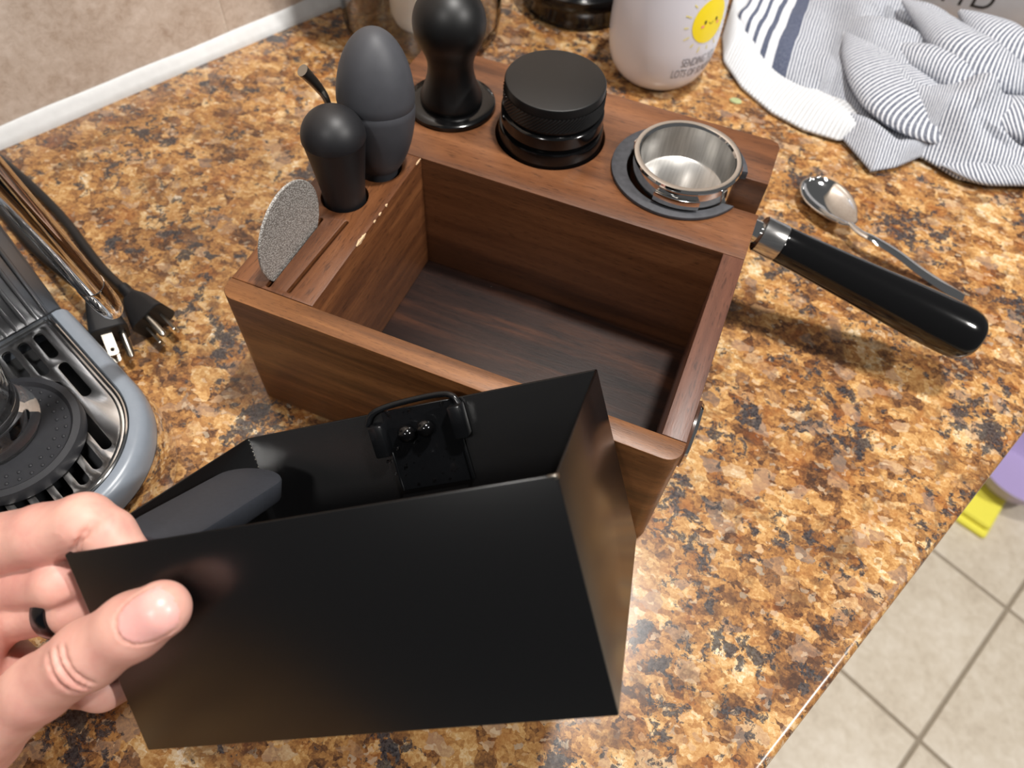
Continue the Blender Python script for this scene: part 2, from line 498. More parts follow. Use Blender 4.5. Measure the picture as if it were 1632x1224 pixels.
# ================================================================== THE SETTING
wf = Matrix.Identity(4)                      # wall frame: x along the wall, y away from it
wf[0][0], wf[1][0] = E1; wf[0][1], wf[1][1] = E2
wf[2][2] = -1                                # right-handed
WF = Matrix(((E1[0], E2[0], 0, 0), (E1[1], E2[1], 0, 0), (0, 0, 1, 0), (0, 0, 0, 1)))
def wbox(a0, a1, b0, b1, z0, z1, bev=0.0, seg=2):
    return rbox(a0, a1, b0, b1, z0, z1, bev, seg, WF)

A0, A1 = -1.3, 1.7
FZ = -0.91
# floor with its tiles
fl = tag(link('floor', wbox(A0, A1, WALL - 0.02, 2.2, FZ - 0.05, FZ - 0.004), 'grout', smooth=False), 'beige square ceramic floor tiles with brown grout joints', kind='structure')
ga, gb = float(np.dot((0.846, 0.263), E1)), float(np.dot((0.846, 0.263), E2))
PT = 0.3235
tile = rbox(-PT / 2 + 0.0035, PT / 2 - 0.0035, -PT / 2 + 0.0035, PT / 2 - 0.0035, -0.008, 0, 0.0015, 2)
rot = math.atan2(E1[1], E1[0])
first = True
for i in range(-6, 6):
    for j in range(-3, 5):
        ca, cb = ga + (i + 0.5) * PT, gb + (j + 0.5) * PT
        if cb - PT / 2 < WALL or cb + PT / 2 > 2.2: continue
        o = bpy.data.objects.new('floor_tile', tile); COL.objects.link(o); o.parent = fl
        if first: tile.materials.append(MAT['floor_tile']); first = False
        p = wp(ca, cb, FZ); o.location = p; o.rotation_euler = (0, 0, rot)
# wall with tiles
wl = tag(link('wall_left', wbox(A0, A1, WALL - 0.12, WALL - 0.0006, FZ, 1.7), 'wall_grout', smooth=False), 'mottled beige travertine tile backsplash above the counter', kind='structure')
TW = 0.305
wt = rbox(-TW / 2 + 0.0012, TW / 2 - 0.0012, 0, 0.008, -TW / 2 + 0.0012, TW / 2 - 0.0012, 0.0004, 1)
wt.materials.append(MAT['wall_tile'])
wrot = math.atan2(E1[1], E1[0])
ja = float(np.dot(at(337, 55, 0.012)[:2], E1)) + 0.012
for i in range(-4, 4):
    for k in range(0, 4):
        o = bpy.data.objects.new('wall_tile', wt); COL.objects.link(o); o.parent = wl
        p = wp(ja + (i + 0.5) * TW, WALL, 0.001 + (k + 0.5) * TW); o.location = p
        o.rotation_euler = (0, 0, wrot + math.pi)
        # tiles face away from the wall
        o.matrix_basis = Matrix(((E1[0], E2[0], 0, p[0] - E2[0] * 0.008), (E1[1], E2[1], 0, p[1] - E2[1] * 0.008), (0, 0, 1, p[2]), (0, 0, 0, 1)))
# white caulk bead
prof = [(0, 0), (0.0085, 0), (0.0080, 0.003), (0.0062, 0.006), (0.0036, 0.0095), (0.0015, 0.013), (0, 0.0138)]
vs, fs = [], []
NA = 120
for i in range(NA + 1):
    a = A0 + (A1 - A0) * i / NA
    w = 1 + 0.03 * math.sin(i * 1.7) + 0.03 * math.sin(i * 0.61)
    for (b, z) in prof: vs.append(wp(a, WALL + 0.0002 + b * w, z * w))
n = len(prof)
for i in range(NA):
    for k in range(n): fs.append((i * n + k, i * n + (k + 1) % n, (i + 1) * n + (k + 1) % n, (i + 1) * n + k))
me = pym(vs, fs); bm = bmesh.new(); bm.from_mesh(me); bmesh.ops.recalc_face_normals(bm, faces=bm.faces); bm.to_mesh(me); bm.free()
tag(link('trim_1', me, 'caulk'), 'white caulk bead between backsplash and granite', kind='structure')

# granite worktop
ct = tag(link('granite_countertop', wbox(A0, A1, WALL, EDGE, -0.03, 0.0, 0.005, 4), 'granite'),
         'polished brown and gold speckled granite countertop', 'countertop')
# base cabinet below it
cab = empty('base_cabinet', wp(0.2, 0.0, FZ), 'pale painted base cabinet under the granite countertop', 'cabinet')
link('carcass', wbox(A0 + 0.02, A1 - 0.02, WALL + 0.002, EDGE - 0.06, FZ + 0.10, -0.0305, 0.001), 'cabinet', cab)
link('plinth', wbox(A0 + 0.02, A1 - 0.02, WALL + 0.002, EDGE - 0.12, FZ, FZ + 0.099, 0), 'cabinet', cab)
for i in range(6):
    a = A0 + 0.03 + i * 0.49
    d = link('cabinet_door', wbox(a, a + 0.48, EDGE - 0.0595, EDGE - 0.040, FZ + 0.11, -0.05, 0.003), 'cabinet', cab)
    me = tube([wp(a + 0.44, EDGE - 0.0395, -0.12), wp(a + 0.44, EDGE - 0.018, -0.12), wp(a + 0.44, EDGE - 0.018, -0.22), wp(a + 0.44, EDGE - 0.0395, -0.22)], 0.005, 10)
    link('handle', me, 'chrome', d, local=False)

# ================================================================== WOODEN STATION
st = empty('coffee_station', (0.13, 0.13, 0), 'dark wooden coffee tool station with an open compartment', 'organizer')
EB = 0.0006
link('bottom_board', plate([rpoly([(0.004, 0.004), (BW - 0.004, 0.004), (BW - 0.004, BD - 0.004), (0.004, BD - 0.004)], 0.006)], 0.0003, IZ, 0.0003), 'wood_floor', st)
link('front_board', plate([rpoly([(0, 0), (BW, 0), (BW, IY0 - 0.0001), (0, IY0 - 0.0001)], [0.0085, 0.0085, 0, 0])], 0.0002, BH, EB), 'wood_front', st)
link('right_board', plate([[(IX1, IY0 + 0.0001), (BW, IY0 + 0.0001), (BW, IY1 - 0.0001), (IX1, IY1 - 0.0001)]], 0.0002, BH, EB), 'wood_right', st)
TOOL = (0.0245, 0.0955); EGG = (0.0312, 0.1275); HANDLE = (0.013, 0.119)
s1 = stadium(0.0215, 0.0165, 0.0215, 0.0725, 0.0013, 4); s2 = stadium(0.0338, 0.0175, 0.0362, 0.0765, 0.0012, 4)
link('left_block', plate([[(0, IY0 + 0.0001), (IX0, IY0 + 0.0001), (IX0, IY1 - 0.0001), (0, IY1 - 0.0001)],
     s1, s2, circle(*TOOL, 0.0142, 40), circle(*EGG, 0.0138, 40), circle(*HANDLE, 0.0032, 20)], IZ + 0.0002, BH, EB), 'wood_left', st)
TAM = (0.0455, 0.2035); DIS = (0.1165, 0.2045); POR = (0.2070, 0.2020)
hr, sw = 0.0365, 0.0150
yc = POR[1]
a_in = math.asin(sw / hr)
outer = [(0, IY1), (BW, IY1), (BW, yc - sw)]
outer += arc(POR[0], POR[1], hr, -a_in, -2 * math.pi + a_in, 60)
outer += [(BW, yc + sw), (BW, BD - 0.006), (BW - 0.0018, BD - 0.0018), (BW - 0.006, BD), (0.006, BD), (0.0018, BD - 0.0018), (0, BD - 0.006)]
link('back_block', plate([outer, circle(*TAM, 0.0255), circle(*DIS, 0.0362, 72)], IZ + 0.0002, BH, EB), 'wood_top', st)
# chipped rim on the compartment's left edge
rnd = random.Random(3)
for (ya, yb, w) in ((0.062, 0.0735, 0.0024), (0.083, 0.0855, 0.0009), (0.0895, 0.0925, 0.0010), (0.098, 0.1005, 0.0012), (0.139, 0.1455, 0.0009)):
    k = 9; v = []; f = []
    for i in range(k + 1):
        y = ya + (yb - ya) * i / k; e = math.sin(math.pi * i / k)
        ww = w * e * rnd.uniform(0.6, 1.1) + 0.0001
        v += [(IX0 - ww * 0.55, y, BH + 0.00012), (IX0 + 0.00012, y, BH - 0.0002), (IX0 + 0.00012, y, BH - ww * 0.9 - 0.0003)]
    for i in range(k):
        f += [(3 * i, 3 * i + 3, 3 * i + 4, 3 * i + 1), (3 * i + 1, 3 * i + 4, 3 * i + 5, 3 * i + 2)]
    link('chipped_edge', pym(v, f), 'chip', st)['label'] = 'pale chipped wood'
# badge on the right side
bdg = link('badge', lathe([(0, 0), (0.0165, 0), (0.0185, 0.0008), (0.0190, 0.0022), (0.0178, 0.0038), (0.0145, 0.0043), (0.0130, 0.0036), (0, 0.0036)], 48,
     frame((BW + 0.0001, 0.036, 0.074), (1, 0, 0), (0, 1, 0))), 'chrome', st); bdg['label'] = 'round chrome badge'
# rubber gasket round the portafilter seat, open towards the slot
go, gi = 0.0432, 0.0350
gc = (0.2045, 0.2030)
ga0, ga1 = math.radians(24), math.radians(336)
lp = arc(gc[0], gc[1], go, ga0, ga1, 70) + arc(gc[0] + 0.002, gc[1] - 0.0008, gi, ga1 - 0.10, ga0 + 0.10, 60)
g = link('rubber_gasket', plate([lp], BH + 0.0001, BH + 0.0026, 0.0006), 'gasket', st); g['label'] = 'dusty grey rubber seat ring'

# ================================================================== TOOLS IN THE STATION
tp = empty('tamper', (*TAM, BH), 'black tamper with ball-topped handle and wide flange standing in wooden station', 'tamper')
link('base', lathe([(0, -0.02), (0.0245, -0.02), (0.0245, 0.0002), (0.0292, 0.0003), (0.0298, 0.0010), (0.0295, 0.0030), (0.0285, 0.0038), (0.0225, 0.0046), (0, 0.0046)], 80, T(*TAM, BH)), 'gloss_black', tp)
hp = [(0, 0.0047), (0.0205, 0.0047), (0.0208, 0.0062), (0.0204, 0.0085), (0.0190, 0.0120), (0.0172, 0.0165), (0.0156, 0.0220), (0.0147, 0.0280), (0.0149, 0.0330), (0.0160, 0.0375), (0.0181, 0.0425), (0.0206, 0.0475)]
c0, rb = 0.0575, 0.0228
a0 = math.asin((0.0475 - c0) / rb)
hp += [(rb * math.cos(a0 + (math.pi / 2 - a0) * k / 18), c0 + rb * math.sin(a0 + (math.pi / 2 - a0) * k / 18)) for k in range(1, 18)] + [(0, c0 + rb)]
link('handle', lathe(hp, 80, T(*TAM, BH)), 'satin_black', tp)

ds = empty('coffee_distributor', (*DIS, BH), 'black round coffee distributor with knurled grip band seated in wooden station', 'distributor')
link('cap', lathe([(0, 0.0225), (0.0312, 0.0225), (0.0316, 0.0230), (0.0316, 0.0385), (0.0311, 0.0394), (0.0300, 0.0398), (0, 0.0398)], 96, T(*DIS, BH)), 'matte_black', ds)
# knurled band
kv, kf = [], []
NK, MK = 150, 8
for j in range(MK + 1):
    z = 0.0240 + 0.0100 * j / MK
    for k in range(NK):
        a = 2 * math.pi * k / NK
        r = 0.0317 + (0.0006 if (k + j) % 2 == 0 else 0.0)
        kv.append((DIS[0] + r * math.cos(a), DIS[1] + r * math.sin(a), BH + z))
for j in range(MK):
    for k in range(NK):
        k2 = (k + 1) % NK; kf.append((j * NK + k, j * NK + k2, (j + 1) * NK + k2, (j + 1) * NK + k))
link('knurled_band', pym(kv, kf), 'satin_black', ds, smooth=False)
link('collar', lathe([(0, 0.0115), (0.0322, 0.0115), (0.0322, 0.0122), (0.0330, 0.0126), (0.0330, 0.0196), (0.0322, 0.0206), (0.0306, 0.0210), (0.0306, 0.0224), (0, 0.0224)], 96, T(*DIS, BH)), 'gloss_black', ds)
link('base', lathe([(0, -0.020), (0.0335, -0.020), (0.0342, -0.018), (0.0342, 0.0078), (0.0336, 0.0090), (0.0312, 0.0094), (0.0312, 0.0114), (0, 0.0114)], 96, T(*DIS, BH)), 'gloss_black', ds)

dm = empty('stirring_tool', (*TOOL, BH), 'black tapered stirring tool with domed top standing in wooden station', 'tool')
link('grip', lathe([(0, -0.02), (0.0122, -0.02), (0.0126, 0.0), (0.0131, 0.0080), (0.0174, 0.0418), (0.0176, 0.0425), (0, 0.0425)], 64, T(*TOOL, BH)), 'dome', dm)
link('dome_cap', lathe([(0.0176, 0.0426), (0.0180, 0.0432)] + [(0.0180 * math.cos(a), 0.0435 + 0.0172 * math.sin(a)) for a in [math.pi / 2 * k / 14 for k in range(14)]] + [(0, 0.0607)], 64, T(*TOOL, BH)), 'dome', dm)

# egg, leaning slightly
ebase = Vector((*EGG, BH)); etop = Vector(at(594, 62, 0.178))
EM = frame(ebase, etop - ebase)
eg = empty('egg_shaped_case', ebase, 'matte dark grey egg-shaped silicone case standing behind the domed tool', 'case')
def eggr(t):   # t 0..1 along the height
    c = 0.50
    if t >= c: return 0.0228 * math.sqrt(max(0.0, 1 - ((t - c) / (1 - c)) ** 2))
    return 0.0228 * max(0.0, 1 - ((c - t) / 0.585) ** 2.1) ** 0.55
EH = 0.0850
pr = [(eggr(q), EH * q) for q in [0.5 * k / 20 for k in range(20)] + [0.5 + 0.5 * math.sin(math.pi / 2 * k / 24) for k in range(25)]]
seam = 0.50
low = [(0, -0.015), (eggr(0) - 0.0006, -0.015)] + [p for p in pr if p[1] <= EH * seam - 0.0004] + [(eggr(seam) - 0.0006, EH * seam)]
upp = [(eggr(seam) - 0.0006, EH * seam + 0.0001)] + [p for p in pr if p[1] > EH * seam + 0.0004]
upp[-1] = (0, EH)
link('lower_shell', lathe(low, 72, EM), 'egg', eg)
link('upper_shell', lathe(upp, 72, EM), 'egg', eg)

# slim metal handle standing beside the egg
top = at(482, 112, 0.168)
hpth = catmull([(HANDLE[0], HANDLE[1], BH - 0.03), (HANDLE[0], HANDLE[1], BH + 0.005), at(524, 168, 0.143), at(508, 140, 0.153), top], 6)
hn = len(hpth)
wdt = [0.0014 + 0.0022 * max(0, (i / (hn - 1) - 0.40) / 0.60) for i in range(hn)]
tag(link('metal_pick', tube(hpth, 0.001, 12, flat=([0.0012 + 0.5 * w_ for w_ in wdt], wdt), up=(0.3, 1, 0)), 'blade'), 'slim curved steel pick standing in wooden station behind the domed tool', 'pick')

# puck screen
ps = empty('puck_screen', (0.0215, 0.0445, BH), 'round grey metal mesh puck screen standing in a slot of wooden station', 'screen')
PF = frame((0.0207, 0.0445, 0.1155), (1, 0, -0.02), (0, 1, 0))
link('mesh_disc', lathe([(0, 0.0), (0.0284, 0.0), (0.0284, 0.0014), (0, 0.0014)], 72, PF), 'mesh', ps)
link('rim', lathe([(0.0284, -0.0001), (0.0290, 0.0002), (0.0290, 0.0012), (0.0284, 0.0015), (0.0284, -0.0001)], 72, PF), 'mesh', ps)

# ------------------------------------------------------------------ portafilter
pf = empty('portafilter', (*POR, BH), 'chrome portafilter with steel basket and black handle resting in wooden station', 'portafilter')
PX, PY, RZ = POR[0] + 0.0006, POR[1] - 0.0003, 0.1155
PM = T(PX, PY, RZ)
link('filter_basket', lathe([(0.0292, -0.0005), (0.0300, 0.0008), (0.0318, 0.0013), (0.0335, 0.0010), (0.0340, -0.0002), (0.0336, -0.0014), (0.0318, -0.0014)], 96, PM), 'chrome', pf)['label'] = 'polished basket rim'
link('basket_bowl', lathe([(0.0293, -0.0004), (0.0290, -0.004), (0.0286, -0.0215), (0.0279, -0.0232), (0.0262, -0.0240), (0, -0.0242), (0, -0.0250), (0.0288, -0.0245), (0.0300, -0.020), (0.0300, -0.0012)], 96, PM), 'basket', pf)
link('body', lathe([(0.0302, -0.0016), (0.0328, -0.0018), (0.0331, -0.0050), (0.0331, -0.0160), (0.0324, -0.0260), (0.0300, -0.0380), (0.0240, -0.0440), (0, -0.0450), (0, -0.043), (0.030, -0.030), (0.0302, -0.0016)], 96, PM), 'chrome', pf)
def lug(a0, a1, r0, r1, z0, z1, m):
    lp = arc(PX, PY, r1, a0, a1, 18) + arc(PX, PY, r0, a1, a0, 18)
    return link('locking_lug', plate([lp], z0, z1, 0.0006), m, pf)
lug(math.radians(-108), math.radians(-62), 0.0328, 0.0362, RZ - 0.0112, RZ - 0.0045, 'chrome')
lug(math.radians(12), math.radians(58), 0.0328, 0.0385, RZ - 0.0112, RZ - 0.0050, 'gasket')
lug(math.radians(128), math.radians(172), 0.0328, 0.0362, RZ - 0.0112, RZ - 0.0045, 'chrome')
ha = np.array([0.2655, 0.2010, 0.0745]); hb = np.array([0.4115, 0.2005, 0.0445])
hd = (hb - ha) / np.linalg.norm(hb - ha); HL = float(np.linalg.norm(hb - ha))
HF = frame(ha, hd, (0, 1, 0))
link('neck', tube([ha - hd * 0.034, ha - hd * 0.01, ha + hd * 0.002], [0.0085, 0.0070, 0.0075], 24), 'chrome', pf)
link('collar', lathe([(0, 0), (0.0112, 0), (0.0120, 0.0008), (0.0124, 0.0150), (0.0120, 0.0158), (0, 0.0158)], 64, HF), 'steel', pf)
hpf = [(0, 0.0159), (0.0118, 0.0159), (0.0121, 0.0170), (0.0124, 0.030), (0.0134, 0.052), (0.0148, 0.078), (0.0163, 0.102), (0.0173, 0.122), (0.0175, HL - 0.012), (0.0174, HL - 0.005), (0.0168, HL + 0.000), (0.0152, HL + 0.0042), (0.0125, HL + 0.0068), (0.0080, HL + 0.0082), (0, HL + 0.0088)]
link('handle', lathe([(p[0], p[1]) for p in hpf], 72, HF), 'handle', pf)

# ================================================================== BLACK STEEL BIN
bn = empty('steel_bin', BIN_T, 'black open-topped steel bin held tilted over the counter', 'bin', mat4=BINM)
th = 0.0014
def open_box(L, Wd, Hh, t, bev):
    bm = bmesh.new(); bmesh.ops.create_cube(bm, size=1)
    for v in bm.verts: v.co = Vector((L / 2 + v.co.x * L, Wd / 2 + v.co.y * Wd, Hh / 2 + v.co.z * Hh))
    topf = [f for f in bm.faces if f.normal.z > 0.9]
    r = bmesh.ops.inset_individual(bm, faces=topf, thickness=t, depth=0)
    e = bmesh.ops.extrude_face_region(bm, geom=topf)
    vs = [g for g in e['geom'] if isinstance(g, bmesh.types.BMVert)]
    bmesh.ops.translate(bm, verts=vs, vec=(0, 0, -(Hh - t)))
    bmesh.ops.delete(bm, geom=topf, context='FACES')
    bmesh.ops.bevel(bm, geom=[ed for ed in bm.edges if ed.is_manifold and ed.calc_face_angle(0) > 1.0], offset=bev, segments=2, profile=0.5, affect='EDGES')
    return bm_mesh(bm)
link('shell', open_box(BL, BWD, BHT, th, 0.00055), 'bin', bn, local=True)
wc = link('worn_corner', join(rbox(BL - 0.0034, BL + 0.00008, -0.00008, 0.0012, BHT - 0.0009, BHT + 0.00008, 0.0004, 2), rbox(BL - 0.0012, BL + 0.00008, -0.00008, 0.0020, BHT - 0.0016, BHT + 0.00006, 0.0004, 2)), 'blade', bn, local=True)
wc['label'] = 'bare metal worn corner'
rw = random.Random(5); wz = []
for i in range(16):
    z = BHT - 0.001 - 0.0022 * i; r = rw.uniform(0.00012, 0.00042)
    wz.append(lathe([(r, 0), (r * 0.7, r * 0.7), (0, r)], 8, frame((th + 0.0001, BWD - th - 0.0001, z), (1, -1, 0))))
link('weld_seam', join(*wz), 'blade', bn, local=True)['label'] = 'bare specks along the welded corner'
# clip for the knock bar on the back wall
yb = BWD - th
clip = empty('bracket', (0, 0, 0), None, None)
COL.objects.unlink(clip); bpy.data.objects.remove(clip)
br = link('bracket', join(rbox(0.0805, 0.1195, yb - 0.0016, yb, 0.045, 0.0885, 0.0004, 1)), 'bracket', bn, local=True)
br['label'] = 'black metal knock bar clip'
link('flange', rbox(0.0740, 0.0815, yb - 0.0085, yb - 0.0001, 0.0665, 0.0835, 0.001, 2), 'bracket', br, local=True)
link('flange', rbox(0.1175, 0.1245, yb - 0.0085, yb - 0.0001, 0.0690, 0.0860, 0.001, 2), 'bracket', br, local=True)
hv = catmull([(0.0715, yb - 0.0022, 0.0830), (0.0760, yb - 0.0018, 0.0885), (0.0850, yb - 0.0005, 0.0905), (0.1000, yb + 0.0005, 0.0912), (0.1140, yb, 0.0912), (0.1200, yb - 0.0015, 0.0895), (0.1225, yb - 0.0025, 0.0850)], 6)
link('hook', tube(hv, 0.0016, 12), 'bracket', br, local=True)
for bx_ in (0.0925, 0.1030):
    link('bolt', lathe([(0.0046 * math.cos(a), 0.0035 + 0.0046 * math.sin(a)) for a in [math.pi / 2 * k / 8 for k in range(8)]] + [(0, 0.0081)] , 28, frame((bx_, yb - 0.0016, 0.0760 + (bx_ - 0.0925) * 0.1), (0, -1, 0))), 'bolt', br, local=True)
for sx in (0.0808, 0.1192):
    link('edge_rib', rbox(sx - 0.0006, sx + 0.0006, yb - 0.0030, yb - 0.0014, 0.0455, 0.0680, 0.0003, 1), 'bracket', br, local=True)
# water beads
rd = random.Random(11); parts = []
for i in range(46):
    x = rd.uniform(0.076, 0.1195); z = rd.uniform(0.047, 0.088); r = rd.choice([0.0004, 0.0005, 0.0006, 0.0008, 0.0011])
    if 0.071 < z < 0.082: continue
    parts.append(lathe([(r * math.cos(a), r * 0.7 * math.sin(a)) for a in (0, 0.5, 1.0)] + [(0, r * 0.7)], 10, frame((x, yb - 0.0016, z), (0, -1, 0))))
wdp = link('water_beads', join(*parts), 'water', bn, local=True); wdp['kind'] = 'stuff'; wdp['label'] = 'tiny water beads on the clip'

# loose knock bar in the bin
kb = empty('knock_bar', (0.019, 0.06, 0.07), 'dark grey rubber knock bar lying along one end inside the black bin', 'bar',
           mat4=BINM @ T(0.0190, 0.0610, 0.0747) @ Matrix.Rotation(math.radians(19), 4, 'Y') @ Matrix.Rotation(math.radians(-5), 4, 'X'))
link('rubber_sleeve', plate([stadium(0, -0.0285, 0, 0.0285, 0.0158, 16)], -0.0055, 0.0055, 0.0016), 'rubber_bar', kb, local=True)
link('end_cap', plate([stadium(0, -0.026, 0, 0.026, 0.0128, 16)], -0.0066, -0.0056, 0.0003), 'bracket', kb, local=True)

# ================================================================== HAND
def surface_nets(F, org, h):
    nx, ny, nz = F.shape; S = F < 0
    cnt = np.zeros((nx - 1, ny - 1, nz - 1), np.int8)
    for a in (0, 1):
        for b in (0, 1):
            for c in (0, 1):
                cnt += S[a:nx - 1 + a, b:ny - 1 + b, c:nz - 1 + c]
    act = (cnt > 0) & (cnt < 8)
    I = np.argwhere(act); idx = -np.ones(act.shape, np.int64); idx[act] = np.arange(len(I))
    acc = np.zeros((len(I), 3)); num = np.zeros(len(I))
    C8 = [(a, b, c) for a in (0, 1) for b in (0, 1) for c in (0, 1)]
    for i, p in enumerate(C8):
        for q in C8[i + 1:]:
            if sum(abs(x - y) for x, y in zip(p, q)) != 1: continue
            fa = F[I[:, 0] + p[0], I[:, 1] + p[1], I[:, 2] + p[2]]; fb = F[I[:, 0] + q[0], I[:, 1] + q[1], I[:, 2] + q[2]]
            m = (fa < 0) != (fb < 0); t = np.where(m, fa / np.where(m, fa - fb, 1), 0)
            pt = np.array(p) + t[:, None] * (np.array(q) - np.array(p))
            acc += pt * m[:, None]; num += m
    V = org + (I + acc / num[:, None]) * h
    faces = []
    for ax in range(3):
        o1, o2 = [(1, 2), (2, 0), (0, 1)][ax]
        sl0 = [slice(None)] * 3; sl1 = [slice(None)] * 3; sl0[ax] = slice(0, -1); sl1[ax] = slice(1, None)
        A, B = S[tuple(sl0)], S[tuple(sl1)]
        E = np.argwhere(A != B)
        ok = (E[:, o1] > 0) & (E[:, o2] > 0) & (E[:, o1] < F.shape[o1] - 1) & (E[:, o2] < F.shape[o2] - 1); E = E[ok]
        def g(d1, d2):
            q = E.copy(); q[:, o1] += d1; q[:, o2] += d2; return idx[q[:, 0], q[:, 1], q[:, 2]]
        Q = np.stack([g(-1, -1), g(0, -1), g(0, 0), g(-1, 0)], 1)
        fl = A[E[:, 0], E[:, 1], E[:, 2]]
        Q[~fl] = Q[~fl][:, ::-1]
        faces.append(Q)
    return V, np.concatenate(faces)

def build_hand():
    h = 0.0010
    lo = np.array([-0.225, -0.140, -0.095]); hi = np.array([0.066, 0.060, 0.122])
    n = np.ceil((hi - lo) / h).astype(int)
    ax = [lo[i] + h * np.arange(n[i]) for i in range(3)]
    def field(): return np.full(tuple(n), 0.05, np.float32)
    def cap(F, a, b, ra, rb, k, sub=False):
        a = np.array(a, float); b = np.array(b, float); pad = max(ra, rb) + 0.016
        s = []
        for i in range(3):
            l = int(max(0, (min(a[i], b[i]) - pad - lo[i]) / h)); u = int(min(n[i], (max(a[i], b[i]) + pad - lo[i]) / h + 1))
            if u <= l: return
            s.append(slice(l, u))
        X, Y, Z = np.meshgrid(ax[0][s[0]], ax[1][s[1]], ax[2][s[2]], indexing='ij')
        ab = b - a; L2 = max(ab @ ab, 1e-12)
        t = np.clip(((X - a[0]) * ab[0] + (Y - a[1]) * ab[1] + (Z - a[2]) * ab[2]) / L2, 0, 1)
        d = np.sqrt((X - a[0] - t * ab[0]) ** 2 + (Y - a[1] - t * ab[1]) ** 2 + (Z - a[2] - t * ab[2]) ** 2) - (ra + (rb - ra) * t)
        f = F[tuple(s)]
        if sub:
            d = -d; m = np.maximum(f, d); hh = np.maximum(k - np.abs(f - d), 0) / k; F[tuple(s)] = m + hh * hh * k * 0.25
        else:
            hh = np.maximum(k - np.abs(f - d), 0) / k; F[tuple(s)] = np.minimum(f, d) - hh * hh * k * 0.25
    def chain(F, pts, rad, k):
        for p, q, r, s in zip(pts[:-1], pts[1:], rad[:-1], rad[1:]): cap(F, p, q, r, s, k)
    # thumb
    TH = field()
    chain(TH, [(0.0435, -0.0109, 0.0662), (0.0300, -0.0122, 0.0618), (0.0085, -0.0140, 0.0540), (-0.0200, -0.0145, 0.0425), (-0.0500, -0.0150, 0.0290), (-0.0800, -0.0160, 0.0120)],
          [0.0102, 0.0116, 0.0124, 0.0122, 0.0138, 0.0170], 0.004)
    # index: over the end wall, bent down behind the front wall
    IN = field()
    chain(IN, [(-0.0820, 0.0110, 0.0890), (-0.0480, 0.0105, 0.0925), (-0.0180, 0.0105, 0.0938), (0.0020, 0.0118, 0.0952), (0.0110, 0.0112, 0.0890), (0.0190, 0.0100, 0.0740), (0.0230, 0.0095, 0.0640)],
          [0.0135, 0.0128, 0.0118, 0.0112, 0.0098, 0.0085, 0.0076], 0.003)
    MI = field()
    chain(MI, [(-0.0860, 0.0180, 0.0700), (-0.0480, 0.0120, 0.0750), (-0.0180, 0.0085, 0.0740), (-0.0110, 0.0180, 0.0710), (-0.0120, 0.0380, 0.0640)],
          [0.0125, 0.0108, 0.0098, 0.0092, 0.0080], 0.003)
    RI = field()
    chain(RI, [(-0.0840, 0.0180, 0.0540), (-0.0460, 0.0130, 0.0610), (-0.0190, 0.0100, 0.0605), (-0.0108, 0.0190, 0.0560), (-0.0120, 0.0380, 0.0460)],
          [0.0120, 0.0104, 0.0094, 0.0088, 0.0076], 0.003)
    PI_ = field()
    chain(PI_, [(-0.0800, 0.0180, 0.0340), (-0.0460, 0.0120, 0.0280), (-0.0180, 0.0080, 0.0260), (-0.0102, 0.0180, 0.0240), (-0.0120, 0.0340, 0.0200)],
          [0.0115, 0.0102, 0.0096, 0.0086, 0.0070], 0.003)
    PA = field()
    for q in ((-0.083, 0.011, 0.086), (-0.087, 0.016, 0.070), (-0.086, 0.018, 0.054), (-0.081, 0.018, 0.035)):
        cap(PA, q, (-0.135, -0.030, -0.012 + (q[2] - 0.06) * 0.35), 0.0128, 0.0180, 0.012)
    chain(PA, [(-0.060, -0.013, 0.022), (-0.100, -0.022, 0.002), (-0.136, -0.040, -0.020)], [0.0150, 0.0195, 0.0215], 0.012)
    chain(PA, [(-0.066, 0.004, 0.078), (-0.070, -0.004, 0.050), (-0.085, -0.010, 0.020)], [0.010, 0.0125, 0.015], 0.012)
    chain(PA, [(-0.130, -0.036, -0.016), (-0.165, -0.070, -0.036), (-0.195, -0.108, -0.052)], [0.0240, 0.0250, 0.0255], 0.014)
    def sm(a, b, k):
        hh = np.maximum(k - np.abs(a - b), 0) / k; return np.minimum(a, b) - hh * hh * k * 0.25
    F = sm(MI, RI, 0.0012); F = sm(F, PI_, 0.0012); F = sm(F, IN, 0.0016)
    F = sm(F, PA, 0.008); F = sm(F, TH, 0.0035)
    # skin creases on the back of the thumb joint and in the bend of the index finger
    def crease(c, u, v, r, w, span):
        c = np.array(c); u = np.array(u, float); v = np.array(v, float); u /= np.linalg.norm(u); v /= np.linalg.norm(v)
        pr = None
        for k in range(9):
            a = -span + 2 * span * k / 8
            q = c + r * (math.cos(a) * u + math.sin(a) * v)
            if pr is not None: cap(F, pr, q, w, w, 0.0018, True)
            pr = q
    axis = np.array([0.0385, 0.0038, 0.0135]); axis /= np.linalg.norm(axis)
    vv = np.cross(axis, [0, -1.0, 0.0]); uu = np.cross(vv, axis)
    for off, w in ((-0.0040, 0.00025), (0.0005, 0.0005), (0.0040, 0.0002)):
        crease(np.array([0.0085, -0.0135, 0.0540]) + axis * off, uu, vv, 0.0126, w, 0.75)
    bi = np.linalg.inv(np.array(BIN_R)); cl = bi @ (CAM - np.array(BIN_T)); pq = None
    for (a_, b_), t_ in zip([(153, 822), (145, 835), (136, 850), (127, 864), (119, 877)], (0.0100, 0.0114, 0.0128, 0.0136, 0.0138)):
        d_ = bi @ ray(a_, b_); q_ = cl + d_ * (0.0112 - cl[1]) / d_[1]; q_ = q_ - d_ / np.linalg.norm(d_) * t_
        if pq is not None: cap(F, pq, q_, 0.0009, 0.0009, 0.0022, True)
        pq = q_
    V, Q = surface_nets(F, lo, h)
